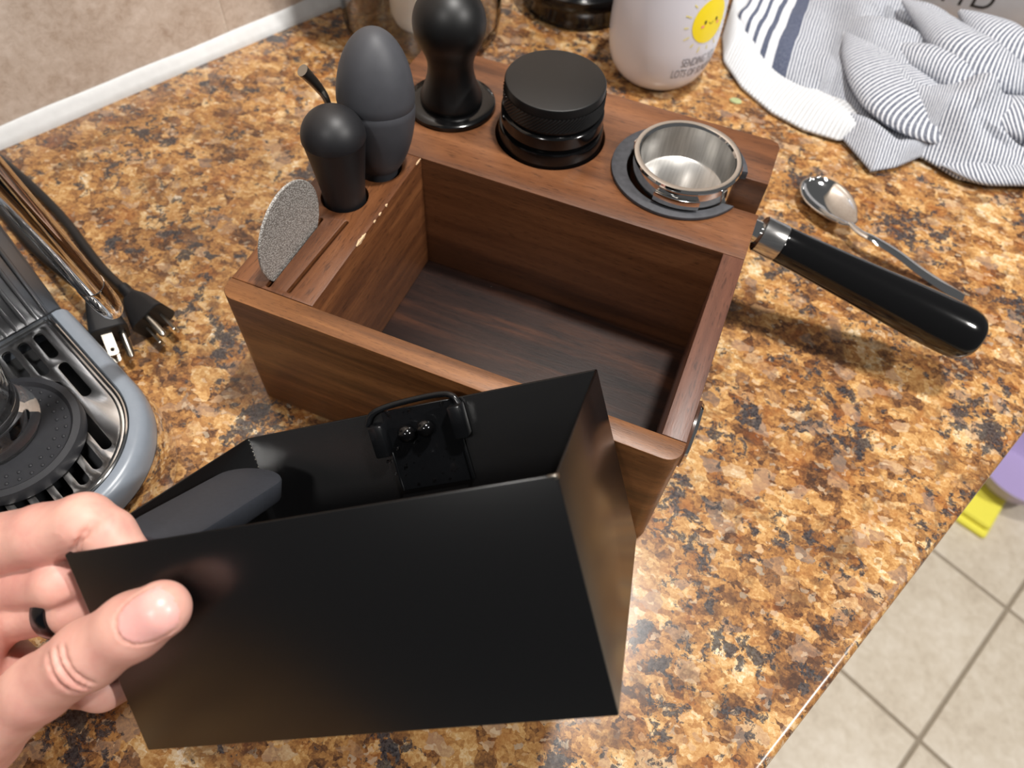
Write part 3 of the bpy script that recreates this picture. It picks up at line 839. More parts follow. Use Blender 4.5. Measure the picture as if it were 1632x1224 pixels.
    # light relaxation
    for _ in range(2):
        acc = np.zeros_like(V); cn = np.zeros(len(V))
        for k in range(4):
            for kk in (1, 3):
                np.add.at(acc, Q[:, k], V[Q[:, (k + kk) % 4]]); np.add.at(cn, Q[:, k], 1)
        V = V * 0.5 + 0.5 * acc / cn[:, None]
    # flesh flattens where it meets the steel
    inx = (V[:, 0] > -0.0005) & (V[:, 1] < 0.0) & (V[:, 1] > -0.004)
    V[inx, 1] = np.minimum(V[inx, 1], -0.0002)
    # nail: region on the thumb's back, raised a little
    tip = np.array([0.0435, -0.0107, 0.0662]); nn = -np.array([0.0, 1.0, 0.0])
    ta = np.array([0.0170, 0.0, 0.0055]); ta /= np.linalg.norm(ta)
    view = np.linalg.inv(np.array(BIN_R)) @ (CAM - np.array(BIN_T)) - tip; view /= np.linalg.norm(view)
    nd = view - ta * (view @ ta); nd /= np.linalg.norm(nd); tb = np.cross(nd, ta)
    rel = V - (tip + ta * 0.0012 + tb * 0.0)
    a = rel @ ta; b = rel @ tb; c = rel @ nd
    e = (np.abs(a) / 0.0090) ** 2.6 + (np.abs(b) / 0.0084) ** 2.6
    nail = (e < 1) & (c > 0.002)
    edge = (e >= 1) & (e < 1.75) & (c > 0.002)
    V[nail] += nd * 0.00025
    V[edge] += nd * 0.00015 * ((e[edge] - 1.0) / 0.75)[:, None]
    groove = (e > 0.9) & (e < 1.2) & (c > 0.002) & (a < 0.006)
    V[groove] -= nd * 0.0006
    me = bpy.data.meshes.new('hand')
    me.from_pydata(V.tolist(), [], Q.tolist()); me.update()
    fn = nail[Q].all(1)
    me.materials.append(MAT['skin']); me.materials.append(MAT['nail'])
    me.polygons.foreach_set('material_index', fn.astype(np.int32))
    me.polygons.foreach_set('use_smooth', np.ones(len(Q), bool))
    o = bpy.data.objects.new('person', me); COL.objects.link(o); o.matrix_world = BINM
    tag(o, 'bare left hand with a dark ring gripping a corner of black bin', 'person')
    # ring on the ring finger
    RM = frame((-0.0245, 0.0107, 0.0607), (0.027, -0.003, -0.0005), (0, 1, 0))
    link('finger_ring', lathe([(0.0096, -0.0040), (0.0112, -0.0040), (0.0115, -0.0032), (0.0115, 0.0032), (0.0112, 0.0040), (0.0096, 0.0040), (0.0096, -0.0040)], 48, RM), 'ring', o, local=True)['label'] = 'dark polished metal ring'
build_hand()

# ================================================================== ESPRESSO MACHINE
UA = np.array([0.9300, -0.3675]); VA = np.array([-0.3675, -0.9300])
MC = np.array([-0.0716, -0.0997]) - UA * 0.002
def mp_(u, v): return tuple(MC + UA * u + VA * v)       # u: towards the tray front, v: across
TR, TB = 0.0610, -0.075
def dshape(r, n=40, back=TB):
    pts = []
    for k in range(n + 1):
        a = -math.pi / 2 + math.pi * k / n
        pts.append(mp_(r * math.cos(a), r * math.sin(a)))
    return pts + [mp_(back, r), mp_(back, -r)]
em = empty('espresso_machine', (*MC, 0), 'grey and steel espresso machine with round-fronted drip tray', 'espresso machine')
def dsweep(prof, back=TB, n=48):
    loops = [[(x, y, z) for x, y in dshape(r, n, back)] for r, z in prof]
    N = len(loops[0]); v = [p for l in loops for p in l]; f = []
    for i in range(len(loops) - 1):
        for k in range(N):
            k2 = (k + 1) % N; f.append((i * N + k, i * N + k2, (i + 1) * N + k2, (i + 1) * N + k))
    me = pym(v, f); bm = bmesh.new(); bm.from_mesh(me); bmesh.ops.recalc_face_normals(bm, faces=bm.faces); bm.to_mesh(me); bm.free(); return me
link('tray_base', dsweep([(0.058, 0.0005), (0.0655, 0.0008), (0.0660, 0.006), (0.0645, 0.022), (0.0628, 0.028), (0.055, 0.028)]), 'chrome', em)
link('tray_rim', dsweep([(0.054, 0.0285), (0.0628, 0.0285), (0.0630, 0.034), (0.0620, 0.0405), (0.0600, 0.0436), (0.0570, 0.0450), (0.0535, 0.0450), (0.0528, 0.0440), (0.0526, 0.0405), (0.050, 0.0405), (0.050, 0.034), (0.054, 0.0285)]), 'grey_plastic', em)
link('tray_floor', plate([dshape(0.0535, 40)], 0.0150, 0.0165), 'tray_dark', em)
link('grid_rim', dsweep([(0.0500, 0.0415), (0.0503, 0.0436), (0.0512, 0.0442), (0.0520, 0.0438), (0.0522, 0.0408), (0.0500, 0.0408), (0.0500, 0.0415)]), 'chrome', em)
link('grid_rim', dsweep([(0.0475, 0.0425), (0.0478, 0.0432), (0.0483, 0.0433), (0.0487, 0.0425), (0.0475, 0.0425)]), 'chrome', em)
slots = []
for j in range(-4, 5):
    v = j * 0.0098
    um = math.sqrt(max(0.0, 0.0445 ** 2 - v * v))
    if abs(j) == 4: us = [(-0.066, -0.048), (-0.036, -0.010)]
    elif abs(j) == 3: us = [(-0.066, -0.040), (-0.026, um - 0.004)]
    else: us = [(-0.066, -0.044), (um - 0.026, um - 0.003)]
    for (u0, u1) in us: slots.append(stadium(*mp_(u0, v), *mp_(u1, v), 0.0029, 6))
link('drip_grid', plate([dshape(0.0500, 48)] + slots, 0.0408, 0.0424, 0.0002), 'steel', em)
MCN = np.array([-0.0815, -0.1015])
mt = link('cup_mat', lathe([(0, 0.0425), (0.0360, 0.0425), (0.0385, 0.0432), (0.0388, 0.0490), (0.0380, 0.0515), (0.0345, 0.0522), (0.0335, 0.0512), (0.0325, 0.0500), (0, 0.0500)], 72, T(*MCN, 0)), 'mat', em)
mt['label'] = 'round black rubber cup mat with raised dots'
dot = lathe([(0.00105 * math.cos(a), 0.0009 * math.sin(a)) for a in (0, 0.5, 1.0)] + [(0, 0.0009)], 12)
dot.materials.append(MAT['mat'])
for ring_r, cnt in ((0.0300, 30), (0.0255, 26)):
    for k in range(cnt):
        a = 2 * math.pi * (k + (0.5 if ring_r < 0.028 else 0)) / cnt
        o = bpy.data.objects.new('dot', dot); COL.objects.link(o); o.parent = mt
        o.location = (MCN[0] + ring_r * math.cos(a), MCN[1] + ring_r * math.sin(a), 0.0500); 
        o.matrix_parent_inverse = Matrix.Identity(4)
        o.matrix_basis = WM(mt).inverted() @ T(*o.location)
# body behind the tray
bu = -0.1035
def mbox(u0, u1, v0, v1, z0, z1, bev=0.002):
    m = Matrix(((UA[0], VA[0], 0, MC[0]), (UA[1], VA[1], 0, MC[1]), (0, 0, 1, 0), (0, 0, 0, 1)))
    return rbox(u0, u1, v0, v1, z0, z1, bev, 2, m)
link('body', mbox(-0.235, TB - 0.0005, -0.0600, 0.0600, 0.001, 0.30, 0.002), 'machine', em)
for k in range(5):
    link('panel_rib', mbox(TB - 0.0005, TB + 0.0012, -0.053 + k * 0.0065, -0.0505 + k * 0.0065, 0.047, 0.28, 0.0006), 'machine', em)
link('head', mbox(TB - 0.0004, 0.02, -0.0590, 0.0600, 0.235, 0.30, 0.004), 'machine', em)
# steam wand
wt_, wb_ = at(-70, 212, 0.235), at(183, 498, 0.092)
w0 = wt_ + (wb_ - wt_) * 0.78
link('steam_wand', tube([wt_, w0], [0.0066, 0.0066], 32), 'chrome', em)
dirw = (wb_ - w0) / np.linalg.norm(wb_ - w0); LW = float(np.linalg.norm(wb_ - w0))
link('wand_tip', lathe([(0, 0), (0.0068, 0), (0.0070, 0.0006), (0.0068, LW * 0.6), (0.0062, LW * 0.85), (0.0045, LW * 0.97), (0.002, LW), (0, LW)], 40, frame(w0, dirw)), 'chrome', em)
link('wand_elbow', tube(catmull([wt_ - dirw * 0.002, wt_ + np.array([-0.015, -0.006, 0.022]), np.array([*mp_(TB - 0.012, -0.056), 0.285])], 6), 0.0068, 24), 'chrome', em)

# glass cup on the mat
GC = (-0.0930, -0.1010)
gl = link('glass_cup', lathe([(0, 0.0502), (0.0245, 0.0502), (0.0262, 0.0512), (0.0268, 0.0540), (0.0262, 0.0580), (0.0235, 0.0640), (0.0225, 0.0700), (0.0238, 0.0800), (0.0270, 0.0980), (0.0292, 0.1150), (0.0296, 0.1220), (0.0288, 0.1224), (0.0278, 0.1150), (0.0255, 0.0980), (0.0222, 0.0800), (0.0200, 0.0660), (0.0150, 0.0610), (0, 0.0600)], 72, T(*GC, 0.0)), 'glass')
tag(gl, 'clear thick-footed glass cup standing on the rubber cup mat', 'glass')

# ================================================================== POWER CORDS
def plug(name, label, tail, tip, path, roll):
    t0, t1 = np.array(tail), np.array(tip); d = (t1 - t0) / np.linalg.norm(t1 - t0)
    r = empty(name, t0, label, 'power cord', group=None)
    F = frame(t0, d, (0, 0, 1)) @ Matrix.Rotation(roll, 4, 'Z')
    L = float(np.linalg.norm(t1 - t0))
    link('cable', tube(catmull(path + [tuple(t0)], 8), 0.0034, 14), 'cable', r)
    link('strain_relief', lathe([(0, -0.012), (0.0036, -0.012), (0.0042, -0.008), (0.0038, -0.006), (0.0048, -0.002), (0.0050, 0.002), (0, 0.002)], 20, F), 'plug', r)
    bm = bmesh.new()
    sec = [(0.000, 0.0055, 0.0055), (0.006, 0.0085, 0.0065), (0.014, 0.0105, 0.0085), (L * 0.98, 0.0130, 0.0115), (L, 0.0125, 0.0110)]
    rings = []
    for z, a, b in sec:
        rings.append([bm.verts.new((x, y, z)) for x, y in rpoly([(-b, -a), (b, -a), (b, a), (-b, a)], min(a, b) * 0.45, 3)])
    for p, q in zip(rings[:-1], rings[1:]):
        for k in range(len(p)): bm.faces.new((p[k], p[(k + 1) % len(p)], q[(k + 1) % len(p)], q[k]))
    bm.faces.new(rings[0]); bm.faces.new(rings[-1]); me = bm_mesh(bm); me.transform(F)
    link('plug_body', me, 'plug', r)
    for s in (-1, 1):
        me = plate([rpoly([(-0.0032, 0), (0.0032, 0), (0.0032, 0.0165), (-0.0032, 0.0165)], [0, 0, 0.002, 0.002], 3)[::1], circle(0, 0.0125, 0.0014, 12)], -0.0007, 0.0007)
        me.transform(Matrix(((1, 0, 0, 0.0020), (0, 0, 1, s * 0.0063), (0, 1, 0, L), (0, 0, 0, 1)))); me.transform(F)
        link('flat_blade', me, 'blade', r)
    me = tube([(-0.0072, 0, L), (-0.0072, 0, L + 0.016), (-0.0072, 0, L + 0.0185)], [0.0024, 0.0024, 0.0012], 14); me.transform(F)
    link('ground_pin', me, 'blade', r)
pa = at(211, 474, 0.016); pb = at(246, 512, 0.013)
plug('power_cord', 'black power cord whose plug lies with flat blades pointing towards wooden station', pa, pb,
     [at(-22, 236, 0.0036), at(0, 254, 0.0036), at(52, 298, 0.0036), at(104, 352, 0.0036), at(160, 425, 0.006)], math.radians(200))
pc = at(150, 470, 0.030); pd_ = at(176, 535, 0.020)
plug('power_cord', 'black power cord whose plug lies prongs down beside the drip tray', pc, pd_,
     [at(-50, 280, 0.0036), at(0, 333, 0.0036), at(50, 392, 0.0036), at(105, 440, 0.015)], math.radians(80))

# ================================================================== SPOON ON THE COUNTER
sp = empty('steel_spoon', at(1400, 390, 0), 'polished steel spoon lying on granite beside the portafilter handle', 'spoon')
ba = at(1292, 281, 0.010); bb = at(1355, 364, 0.010)
dv = (bb - ba)[:2]; SLn = float(np.linalg.norm(dv)); dv /= SLn; pv = np.array([-dv[1], dv[0]])
v, f = [], []
NS, NTT = 28, 20
for i in range(NS + 1):
    t = i / NS
    w = 0.0202 * (math.sin(math.pi * min(1, t ** 0.80)) ** 0.62 if 0 < t < 1 else 0) + (0.0018 if t > 0.92 else 0.0003)
    dep = 0.0082 * math.sin(math.pi * (0.04 + 0.96 * t) ** 0.85) ** 0.8 if t < 1 else 0
    for j in range(NTT + 1):
        s = -1 + 2 * j / NTT
        p = ba[:2] + dv * SLn * t + pv * w * s
        v.append((p[0], p[1], 0.0098 + 0.003 * t - max(0, dep) * (1 - s * s) ** 0.8))
for i in range(NS):
    for j in range(NTT):
        q = i * (NTT + 1) + j; f.append((q, q + 1, q + NTT + 2, q + NTT + 1))
bowl = link('bowl', pym(v, f), 'chrome', sp)
md = bowl.modifiers.new('thickness', 'SOLIDIFY'); md.thickness = 0.0011; md.offset = -1
hpth = catmull([(bb[0] - dv[0] * 0.003, bb[1] - dv[1] * 0.003, 0.0122), tuple(at(1372, 371, 0.0150)), tuple(at(1392, 381, 0.0165)), tuple(at(1431, 405, 0.0140)), tuple(at(1474, 437, 0.0090)), tuple(at(1535, 476, 0.0035)), tuple(at(1585, 505, 0.0022))][:6], 6)
k = len(hpth)
link('handle', tube(hpth, 0.002, 14, flat=([0.0022 + 0.0042 * (i / (k - 1)) ** 0.8 for i in range(k)], [0.0017 - 0.0006 * i / (k - 1) for i in range(k)])), 'chrome', sp)

# ================================================================== BOTTLE WITH SUN PRINT
BC = np.array([0.1370, 0.4560])
BS = 0.93
BP = [(0, 0.0), (0.026, 0.0), (0.033, 0.0015), (0.0395, 0.0055), (0.0450, 0.0120), (0.0495, 0.0220), (0.0520, 0.0350), (0.0528, 0.0500), (0.0522, 0.0700), (0.0500, 0.0900), (0.0465, 0.1100), (0.0415, 0.1280), (0.0350, 0.1420), (0.0280, 0.1500)]
BP = [(r * BS, z) for r, z in BP]
bo = empty('white_bottle', (*BC, 0), 'glossy white rounded bottle printed with a smiling yellow sun', 'bottle')
def bez(P, n=4):
    return [(max(0, float(q[0])), float(q[1])) for q in catmull(P, n)]
BPF = bez(BP[1:], 4)
link('body', lathe([(0, 0)] + BPF + [(0, 0.1500)], 96, T(*BC, 0)), 'bottle', bo)
link('cap', lathe([(0, 0.1501), (0.0265, 0.1501), (0.0270, 0.152), (0.0270, 0.170), (0.0255, 0.172), (0, 0.172)], 64, T(*BC, 0)), 'white_plastic', bo)
zz = np.array([q[1] for q in BPF]); rr = np.array([q[0] for q in BPF])
def brad(z): return float(np.interp(z, zz, rr))
def on_bottle(px, py):
    d = ray(px, py)
    for s in np.linspace(0.5, 1.2, 3000):
        p = CAM + d * s
        if np.hypot(p[0] - BC[0], p[1] - BC[1]) < brad(p[2]) and 0 < p[2] < 0.15:
            return math.atan2(p[1] - BC[1], p[0] - BC[0]), p[2]
    return None
sth, sz = on_bottle(1133, 33) or (-0.9, 0.06)
def wrap(me, a0, z0, off=0.0003, rot=0.0):
    c, s = math.cos(rot), math.sin(rot)
    for vt in me.vertices:
        x, y = vt.co.x * c - vt.co.y * s, vt.co.x * s + vt.co.y * c
        z = z0 + y; r = brad(z)
        a = a0 + x / 0.049
        vt.co = Vector((BC[0] + (r + off + vt.co.z) * math.cos(a), BC[1] + (r + off + vt.co.z) * math.sin(a), z))
    return me
def disc(rx, ry, n=48, rings=6, cx=0, cy=0):
    v = [(cx, cy, 0)]; f = []
    for q in range(1, rings + 1):
        for k in range(n):
            a = 2 * math.pi * k / n; v.append((cx + rx * q / rings * math.cos(a), cy + ry * q / rings * math.sin(a), 0))
    for k in range(n): f.append((0, 1 + k, 1 + (k + 1) % n))
    for q in range(rings - 1):
        for k in range(n):
            k2 = (k + 1) % n; f.append((1 + q * n + k, 1 + (q + 1) * n + k, 1 + (q + 1) * n + k2, 1 + q * n + k2))
    return pym(v, f)
SR = 0.0185
sun = link('sun_print', wrap(disc(SR, SR), sth, sz), 'sun', bo); sun['label'] = 'smiling yellow sun'
def strip(x0, y0, x1, y1, w, n=6):
    d = np.array([x1 - x0, y1 - y0]); d /= np.linalg.norm(d); p = np.array([-d[1], d[0]]) * w / 2; v = []; f = []
    for i in range(n + 1):
        c = np.array([x0, y0]) + (np.array([x1, y1]) - np.array([x0, y0])) * i / n
        v += [(*(c - p), 0), (*(c + p), 0)]
    for i in range(n): f.append((2 * i, 2 * i + 2, 2 * i + 3, 2 * i + 1))
    return pym(v, f)
for k in range(16):
    a = 2 * math.pi * k / 16 + 0.1; r0, r1 = SR + 0.0032, SR + (0.0085 if k % 2 else 0.0070)
    link('sun_ray', wrap(strip(r0 * math.cos(a), r0 * math.sin(a), r1 * math.cos(a), r1 * math.sin(a), 0.0010), sth, sz), 'ray', sun)
for s in (-1, 1):
    link('eye', wrap(disc(0.0011, 0.0016, 16, 2, s * 0.0062, 0.0005), sth, sz, 0.0006), 'dark_ink', sun)
    link('cheek', wrap(disc(0.0017, 0.0012, 16, 2, s * 0.0085, -0.0028), sth, sz, 0.0006), 'pink_ink', sun)
link('smile', wrap(join(*[strip(0.0022 * math.cos(a), 0.0022 * math.sin(a) + 0.0003, 0.0022 * math.cos(a + 0.32), 0.0022 * math.sin(a + 0.32) + 0.0003, 0.0005, 1) for a in [math.pi * 1.05 + 0.32 * q for q in range(9)]]), sth, sz, 0.0006), 'dark_ink', sun)
def text_line(s, z, size):
    me = text_mesh(s, size); me.transform(Matrix.Diagonal((0.50, 1.0, 1.0, 1.0)))
    link('lettering', wrap(me, sth, z, 0.0004), 'ink', bo)
text_line('SENDING YOU', sz - SR - 0.0200, 0.0120)
text_line('LOTS OF SUNSHINE', sz - SR - 0.0310, 0.0120)

# ================================================================== CARAFE, JAR, GREY BOX
KC = (0.0300, 0.5370)
kt = empty('steel_carafe', (*KC, 0), 'brushed steel carafe with a black base ring standing behind wooden station', 'carafe')
link('base_ring', lathe([(0, 0.0), (0.052, 0.0), (0.056, 0.002), (0.0575, 0.010), (0.0580, 0.016), (0.0600, 0.019), (0.0615, 0.026), (0.0605, 0.031), (0.0560, 0.034), (0, 0.034)], 80, T(*KC, 0)), 'gloss_black', kt)
link('body', lathe([(0, 0.0341), (0.0535, 0.0341), (0.0545, 0.038), (0.0540, 0.12), (0.0500, 0.165), (0.0400, 0.190), (0, 0.192)], 80, T(*KC, 0)), 'steel', kt)
link('lid', lathe([(0, 0.1921), (0.036, 0.1921), (0.037, 0.200), (0.030, 0.208), (0, 0.210)], 64, T(*KC, 0)), 'gloss_black', kt)

JC = (-0.0900, 0.4260)
jr = empty('glass_jar', (*JC, 0), 'clear round storage jar standing in the corner behind wooden station', 'jar')
link('jar_body', lathe([(0, 0.0002), (0.062, 0.0002), (0.070, 0.003), (0.0745, 0.010), (0.0760, 0.020), (0.0760, 0.170), (0.0735, 0.170), (0.0735, 0.020), (0.0715, 0.011), (0.066, 0.006), (0, 0.0055)], 96, T(*JC, 0)), 'glass', jr)
link('jar_lid', lathe([(0, 0.1702), (0.078, 0.1702), (0.079, 0.173), (0.079, 0.188), (0.077, 0.190), (0, 0.190)], 64, T(*JC, 0)), 'white_plastic', jr)
def blob(c, r, seed, m, name, label, cat, amp=0.12):
    bm = bmesh.new(); bmesh.ops.create_icosphere(bm, subdivisions=5, radius=1)
    rg = random.Random(seed); ks = [(Vector((rg.uniform(-1, 1), rg.uniform(-1, 1), rg.uniform(-1, 1))).normalized() * rg.uniform(2, 7), rg.uniform(0, 6)) for _ in range(10)]
    for v in bm.verts:
        d = 1 + amp * sum(abs(math.sin(v.co.dot(k) + p)) - 0.6 for k, p in ks) / 6
        v.co = Vector((c[0] + v.co.x * r[0] * d, c[1] + v.co.y * r[1] * d, max(0.0065, c[2] + v.co.z * r[2] * d)))
    return tag(link(name, bm_mesh(bm), m), label, cat)
blob((JC[0] - 0.047, JC[1] - 0.012, 0.042), (0.011, 0.028, 0.034), 5, 'brown_bag', 'brown_packet', 'crumpled brown packet inside the clear jar', 'packet', 0.2)
tag(link('white_scoop', lathe([(0, 0.030), (0.020, 0.030), (0.0275, 0.0335), (0.0310, 0.042), (0.0330, 0.085), (0.0335, 0.125), (0.0318, 0.125), (0.0312, 0.085), (0.0290, 0.046), (0, 0.040)], 64, T(JC[0] + 0.003, JC[1] - 0.004, -0.0225)), 'white_plastic'), 'white round cup inside the clear jar', 'cup')

# grey printed box behind the towel
gx = empty('grey_box', (0.47, 0.70, 0), 'light grey box with dark lettering standing behind the striped towel', 'box')
GM = T(0.3550, 0.6750, 0) @ Matrix.Rotation(math.radians(-4), 4, 'Z')
link('carton', rbox(0, 0.26, 0, 0.10, 0.0002, 0.15, 0.0015, 2, GM), 'grey_card', gx)
GI = np.array(GM.inverted())
def on_face(px, py):
    c = GI @ np.append(CAM, 1); d = GI[:3, :3] @ ray(px, py); q = c[:3] - d * c[1] / d[1]; return q
for ch, px, py, side in (('M', 1530, 9, 1), ('D', 1545, 10, 0)):
    me = text_mesh(ch, 0.030); xs = [v.co.x for v in me.vertices]; q = on_face(px, py)
    me.transform(GM @ T(q[0] - (max(xs) if side else min(xs)), -0.0003, q[2]) @ Matrix.Rotation(math.pi / 2, 4, 'X'))
    link('lettering', me, 'dark_ink', gx)

# ================================================================== TOWELS
def lerp_poly(P, s):
    P = np.array(P); L = np.concatenate([[0], np.cumsum(np.linalg.norm(np.diff(P, axis=0), axis=1))])
    q = s * L[-1]; return np.array([np.interp(q, L, P[:, k]) for k in range(P.shape[1])]), L[-1]
def ridge(p, line, amp, w, skew=0.0):
    best = 1e9; side = 0
    for a, b in zip(line[:-1], line[1:]):
        a = np.array(a[:2]); b = np.array(b[:2]); ab = b - a; t = np.clip((p - a) @ ab / (ab @ ab), 0, 1)
        d = p - a - t * ab; dd = np.linalg.norm(d)
        if dd < best: best = dd; side = ab[0] * d[1] - ab[1] * d[0]
    ww = w * (1 + skew if side > 0 else 1 - skew)
    return amp * math.exp(-(best / ww) ** 2), best
def cloth(name, front, back, nu, nv, height, mat, thick, u_off=0.0, uscale=1.0):
    v, f, uvs = [], [], []
    for i in range(nu + 1):
        s = i / nu; A, L = lerp_poly(front, s); B, _ = lerp_poly(back, s)
        for j in range(nv + 1):
            t = j / nv; p = A + (B - A) * t
            x, y, z = height(p, s, t)
            v.append((x, y, z)); uvs.append((u_off + s * L * uscale + 0.25 * z, t * np.linalg.norm(B - A)))
    for i in range(nu):
        for j in range(nv):
            q = i * (nv + 1) + j; f.append((q, q + nv + 1, q + nv + 2, q + 1))
    me = pym(v, f); ul = me.uv_layers.new(name='UVMap')
    for lp in me.loops: ul.data[lp.index].uv = uvs[lp.vertex_index]
    o = link(name, me, mat); md = o.modifiers.new('thickness', 'SOLIDIFY'); md.thickness = thick; md.offset = -1
    return o
PXW = lambda pts, z: [tuple(at(a, b, z)[:2]) for a, b in pts]
ZT = 0.022
# striped towel
front = PXW([(1166, 47), (1205, 92), (1250, 124), (1300, 156), (1338, 205), (1392, 266)], 0.010) + PXW([(1432, 262), (1470, 246), (1500, 262), (1530, 280), (1580, 290), (1640, 292), (1720, 300)], 0.008)
back = PXW([(1215, -40), (1260, -50), (1310, -55), (1360, -45), (1420, -25), (1470, -10), (1510, 5), (1550, 25), (1590, 45), (1640, 65), (1700, 85), (1760, 100)], 0.030)
RG = [  # fold lines traced as (pixel path, amplitude, width, skew)
    ([(1345, 0), (1384, 90), (1437, 145), (1492, 185), (1532, 200)], 0.022, 0.026, 0.25),
    ([(1412, 70), (1470, 90), (1530, 125), (1568, 140), (1545, 180)], 0.020, 0.017, -0.3),
    ([(1440, 10), (1492, 40), (1540, 75), (1590, 120)], 0.022, 0.018, -0.25),
    ([(1520, 20), (1560, 60), (1632, 90), (1700, 120)], 0.016, 0.020, 0.2),
    ([(1560, 165), (1632, 190), (1700, 200)], 0.016, 0.022, 0.0),
    ([(1310, 128), (1365, 162), (1440, 205)], -0.010, 0.010, 0.2),
    ([(1434, 55), (1480, 92), (1530, 112)], -0.012, 0.007, 0.0),
    ([(1570, 158), (1632, 140), (1700, 128)], -0.012, 0.007, 0.0),
    ([(1474, 236), (1540, 250), (1632, 268), (1700, 275)], -0.006, 0.006, 0.0),
    ([(1495, 258), (1560, 275), (1632, 282)], 0.006, 0.008, 0.0),
]
RGW = [(PXW(p, ZT), a, w, k) for p, a, w, k in RG]
def th_(p, s, t):
    e = min(1.0, t / 0.16); e = math.sin(e * math.pi / 2)
    z = 0.0052 + 0.015 * e
    x, y = p
    for ln, a, w, k in RGW:
        g, _ = ridge(p, ln, a, w, k); z += g * e * 0.8
    z += e * 0.0030 * math.sin(x * 95 + y * 60) * math.sin(y * 80 - x * 30 + 1.3)
    back_ = max(0, (t - 0.86) / 0.14); z *= 1 - 0.75 * back_ ** 2
    return x, y, max(z, 0.0045)
stw = empty('striped_towel', (*at(1450, 150, 0)[:2], 0), 'crumpled grey and white striped kitchen towel on granite', 'towel')
mc = cloth('main_cloth', front, back, 150, 90, th_, 'towel', 0.0028)
mc.parent = stw; mc.matrix_parent_inverse = WM(stw).inverted()
def fold(px, z, rad, hgt, u0):
    path = catmull([tuple(at(a, b, zz)) for (a, b), zz in zip(px, z)], 10); N = len(path); n = 28
    L = np.concatenate([[0], np.cumsum([np.linalg.norm(q - p) for p, q in zip(path[:-1], path[1:])])])
    K = np.linspace(0, 1, len(rad)); q = np.linspace(0, 1, N)
    tap = [min(1.0, math.sin(math.pi * min(0.5, 0.03 + 1.1 * min(x, 1 - x))) ** 0.8) for x in q]
    w = [float(np.interp(x, K, rad)) * tp * (1.28 + 0.10 * math.sin(x * 9 + u0 * 30)) for x, tp in zip(q, tap)]; hh = [float(np.interp(x, K, hgt)) * tp * (0.85 + 0.07 * math.sin(x * 7 + u0 * 50)) for x, tp in zip(q, tap)]
    me = tube(path, 0.01, n, flat=(w, hh), cap=True)
    ul = me.uv_layers.new(name='UVMap')
    for lp in me.loops:
        i, k = divmod(lp.vertex_index, n); ul.data[lp.index].uv = (u0 + L[i] + 0.006 * math.sin(2 * math.pi * k / n), k / n * 0.08)
    link('fold', me, 'towel', stw)
fold([(1352, -8), (1388, 85), (1438, 148), (1492, 192), (1545, 218)], [0.026, 0.027, 0.025, 0.020, 0.010], [0.016, 0.028, 0.032, 0.028, 0.018], [0.010, 0.013, 0.013, 0.011, 0.006], 0.1)
fold([(1412, 72), (1468, 92), (1525, 122), (1562, 146)], [0.034, 0.036, 0.034, 0.028], [0.010, 0.015, 0.019, 0.020], [0.010, 0.013, 0.015, 0.015], 0.2)
fold([(1440, 0), (1490, 40), (1540, 82), (1600, 118), (1690, 150)], [0.040, 0.042, 0.042, 0.036, 0.028], [0.014, 0.018, 0.020, 0.022, 0.02], [0.012, 0.015, 0.017, 0.016, 0.012], 0.3)
fold([(1530, 18), (1590, 60), (1650, 92), (1740, 125)], [0.046, 0.044, 0.040, 0.03], [0.016, 0.020, 0.020, 0.016], [0.014, 0.016, 0.016, 0.012], 0.4)
fold([(1555, 182), (1620, 190), (1700, 205), (1780, 220)], [0.026, 0.026, 0.022, 0.02], [0.02, 0.026, 0.026, 0.02], [0.010, 0.013, 0.013, 0.01], 0.5)
fold([(1500, 262), (1560, 274), (1640, 278), (1730, 286)], [0.009, 0.009, 0.009, 0.009], [0.008, 0.011, 0.012, 0.012], [0.006, 0.007, 0.007, 0.007], 0.6)
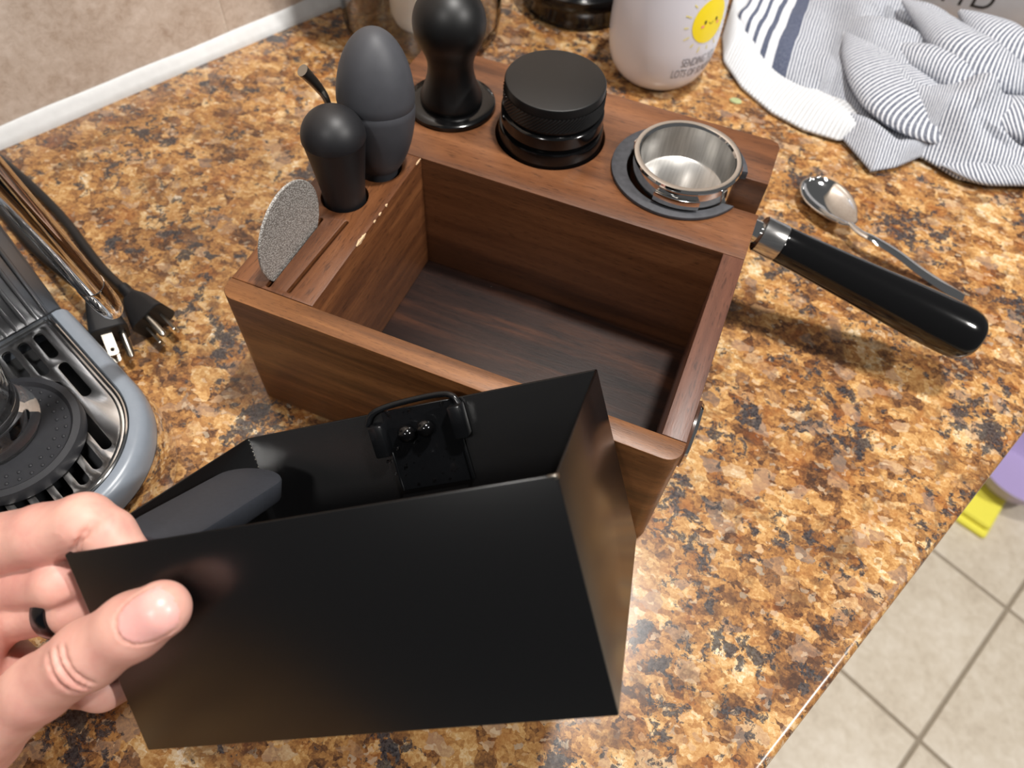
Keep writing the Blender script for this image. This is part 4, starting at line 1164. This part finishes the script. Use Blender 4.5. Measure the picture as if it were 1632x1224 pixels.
# white terry cloth beneath
f2 = PXW([(1150, 60), (1152, 98), (1180, 138), (1230, 180), (1280, 208), (1335, 226), (1362, 222)], 0.003)
b2 = PXW([(1185, -50), (1200, -30), (1240, 10), (1280, 60), (1330, 110), (1372, 160), (1392, 205)], 0.008)
def tz(p, s, t):
    e = math.sin(min(1, t / 0.35) * math.pi / 2)
    z = 0.0042 + e * 0.0080 + e * 0.004 * math.sin(s * 9) - 0.0075 * max(0, (t - 0.4) / 0.6)
    if s < 0.22: z += 0.010 * (1 - s / 0.22) * e
    return p[0], p[1], max(z, 0.0036)
tag(cloth('terry_towel', f2, b2, 70, 40, tz, 'terry', 0.0034), 'white ribbed terry cloth peeking out under the striped towel', 'towel')

# pale green flake
gp = at(1172, 162, 0.0)
tag(link('green_flake', lathe([(0, 0.0002), (0.0040, 0.0002), (0.0046, 0.0009), (0.0040, 0.0017), (0.0022, 0.0021), (0, 0.0019)], 28, T(gp[0], gp[1], 0) @ Matrix.Diagonal((1.25, 0.85, 1, 1))), 'leaf'), 'tiny pale green flake on granite near the terry cloth', 'flake')

# ================================================================== ON THE FLOOR
yc_ = at(1580, 852, FZ + 0.03)
ym = empty('yellow_mat', (yc_[0], yc_[1], FZ), 'folded bright yellow cloth on the tiled floor beneath lilac bowl', 'cloth')
d1 = at(1535, 822, FZ + 0.03) - yc_; d1 /= np.linalg.norm(d1); d2 = np.array([-d1[1], d1[0], 0]); d2 = d2 if d2[1] > 0 else -d2
YM = Matrix(((d1[0], d2[0], 0, yc_[0]), (d1[1], d2[1], 0, yc_[1]), (0, 0, 1, FZ), (0, 0, 0, 1)))
link('lower_fold', rbox(0, 0.26, 0, 0.26, 0.0005, 0.014, 0.006, 3, YM), 'yellow', ym)
link('upper_fold', rbox(0.004, 0.26, 0.012, 0.26, 0.0142, 0.030, 0.007, 3, YM), 'yellow', ym)
bz = FZ + 0.0305
bcen = at(1636, 736, bz + 0.06)
tag(link('lilac_bowl', lathe([(0, 0), (0.055, 0), (0.062, 0.003), (0.080, 0.030), (0.090, 0.060), (0.092, 0.0615), (0.094, 0.0605), (0.0945, 0.057), (0.092, 0.057), (0.0875, 0.058), (0.077, 0.031), (0.058, 0.006), (0, 0.0045)][:6] + [(0.0905, 0.0620), (0.0875, 0.0605), (0.0770, 0.031), (0.058, 0.0065), (0, 0.0050)], 72, T(bcen[0], bcen[1], bz)), 'purple'), 'round lilac plastic bowl standing on the yellow cloth', 'bowl')
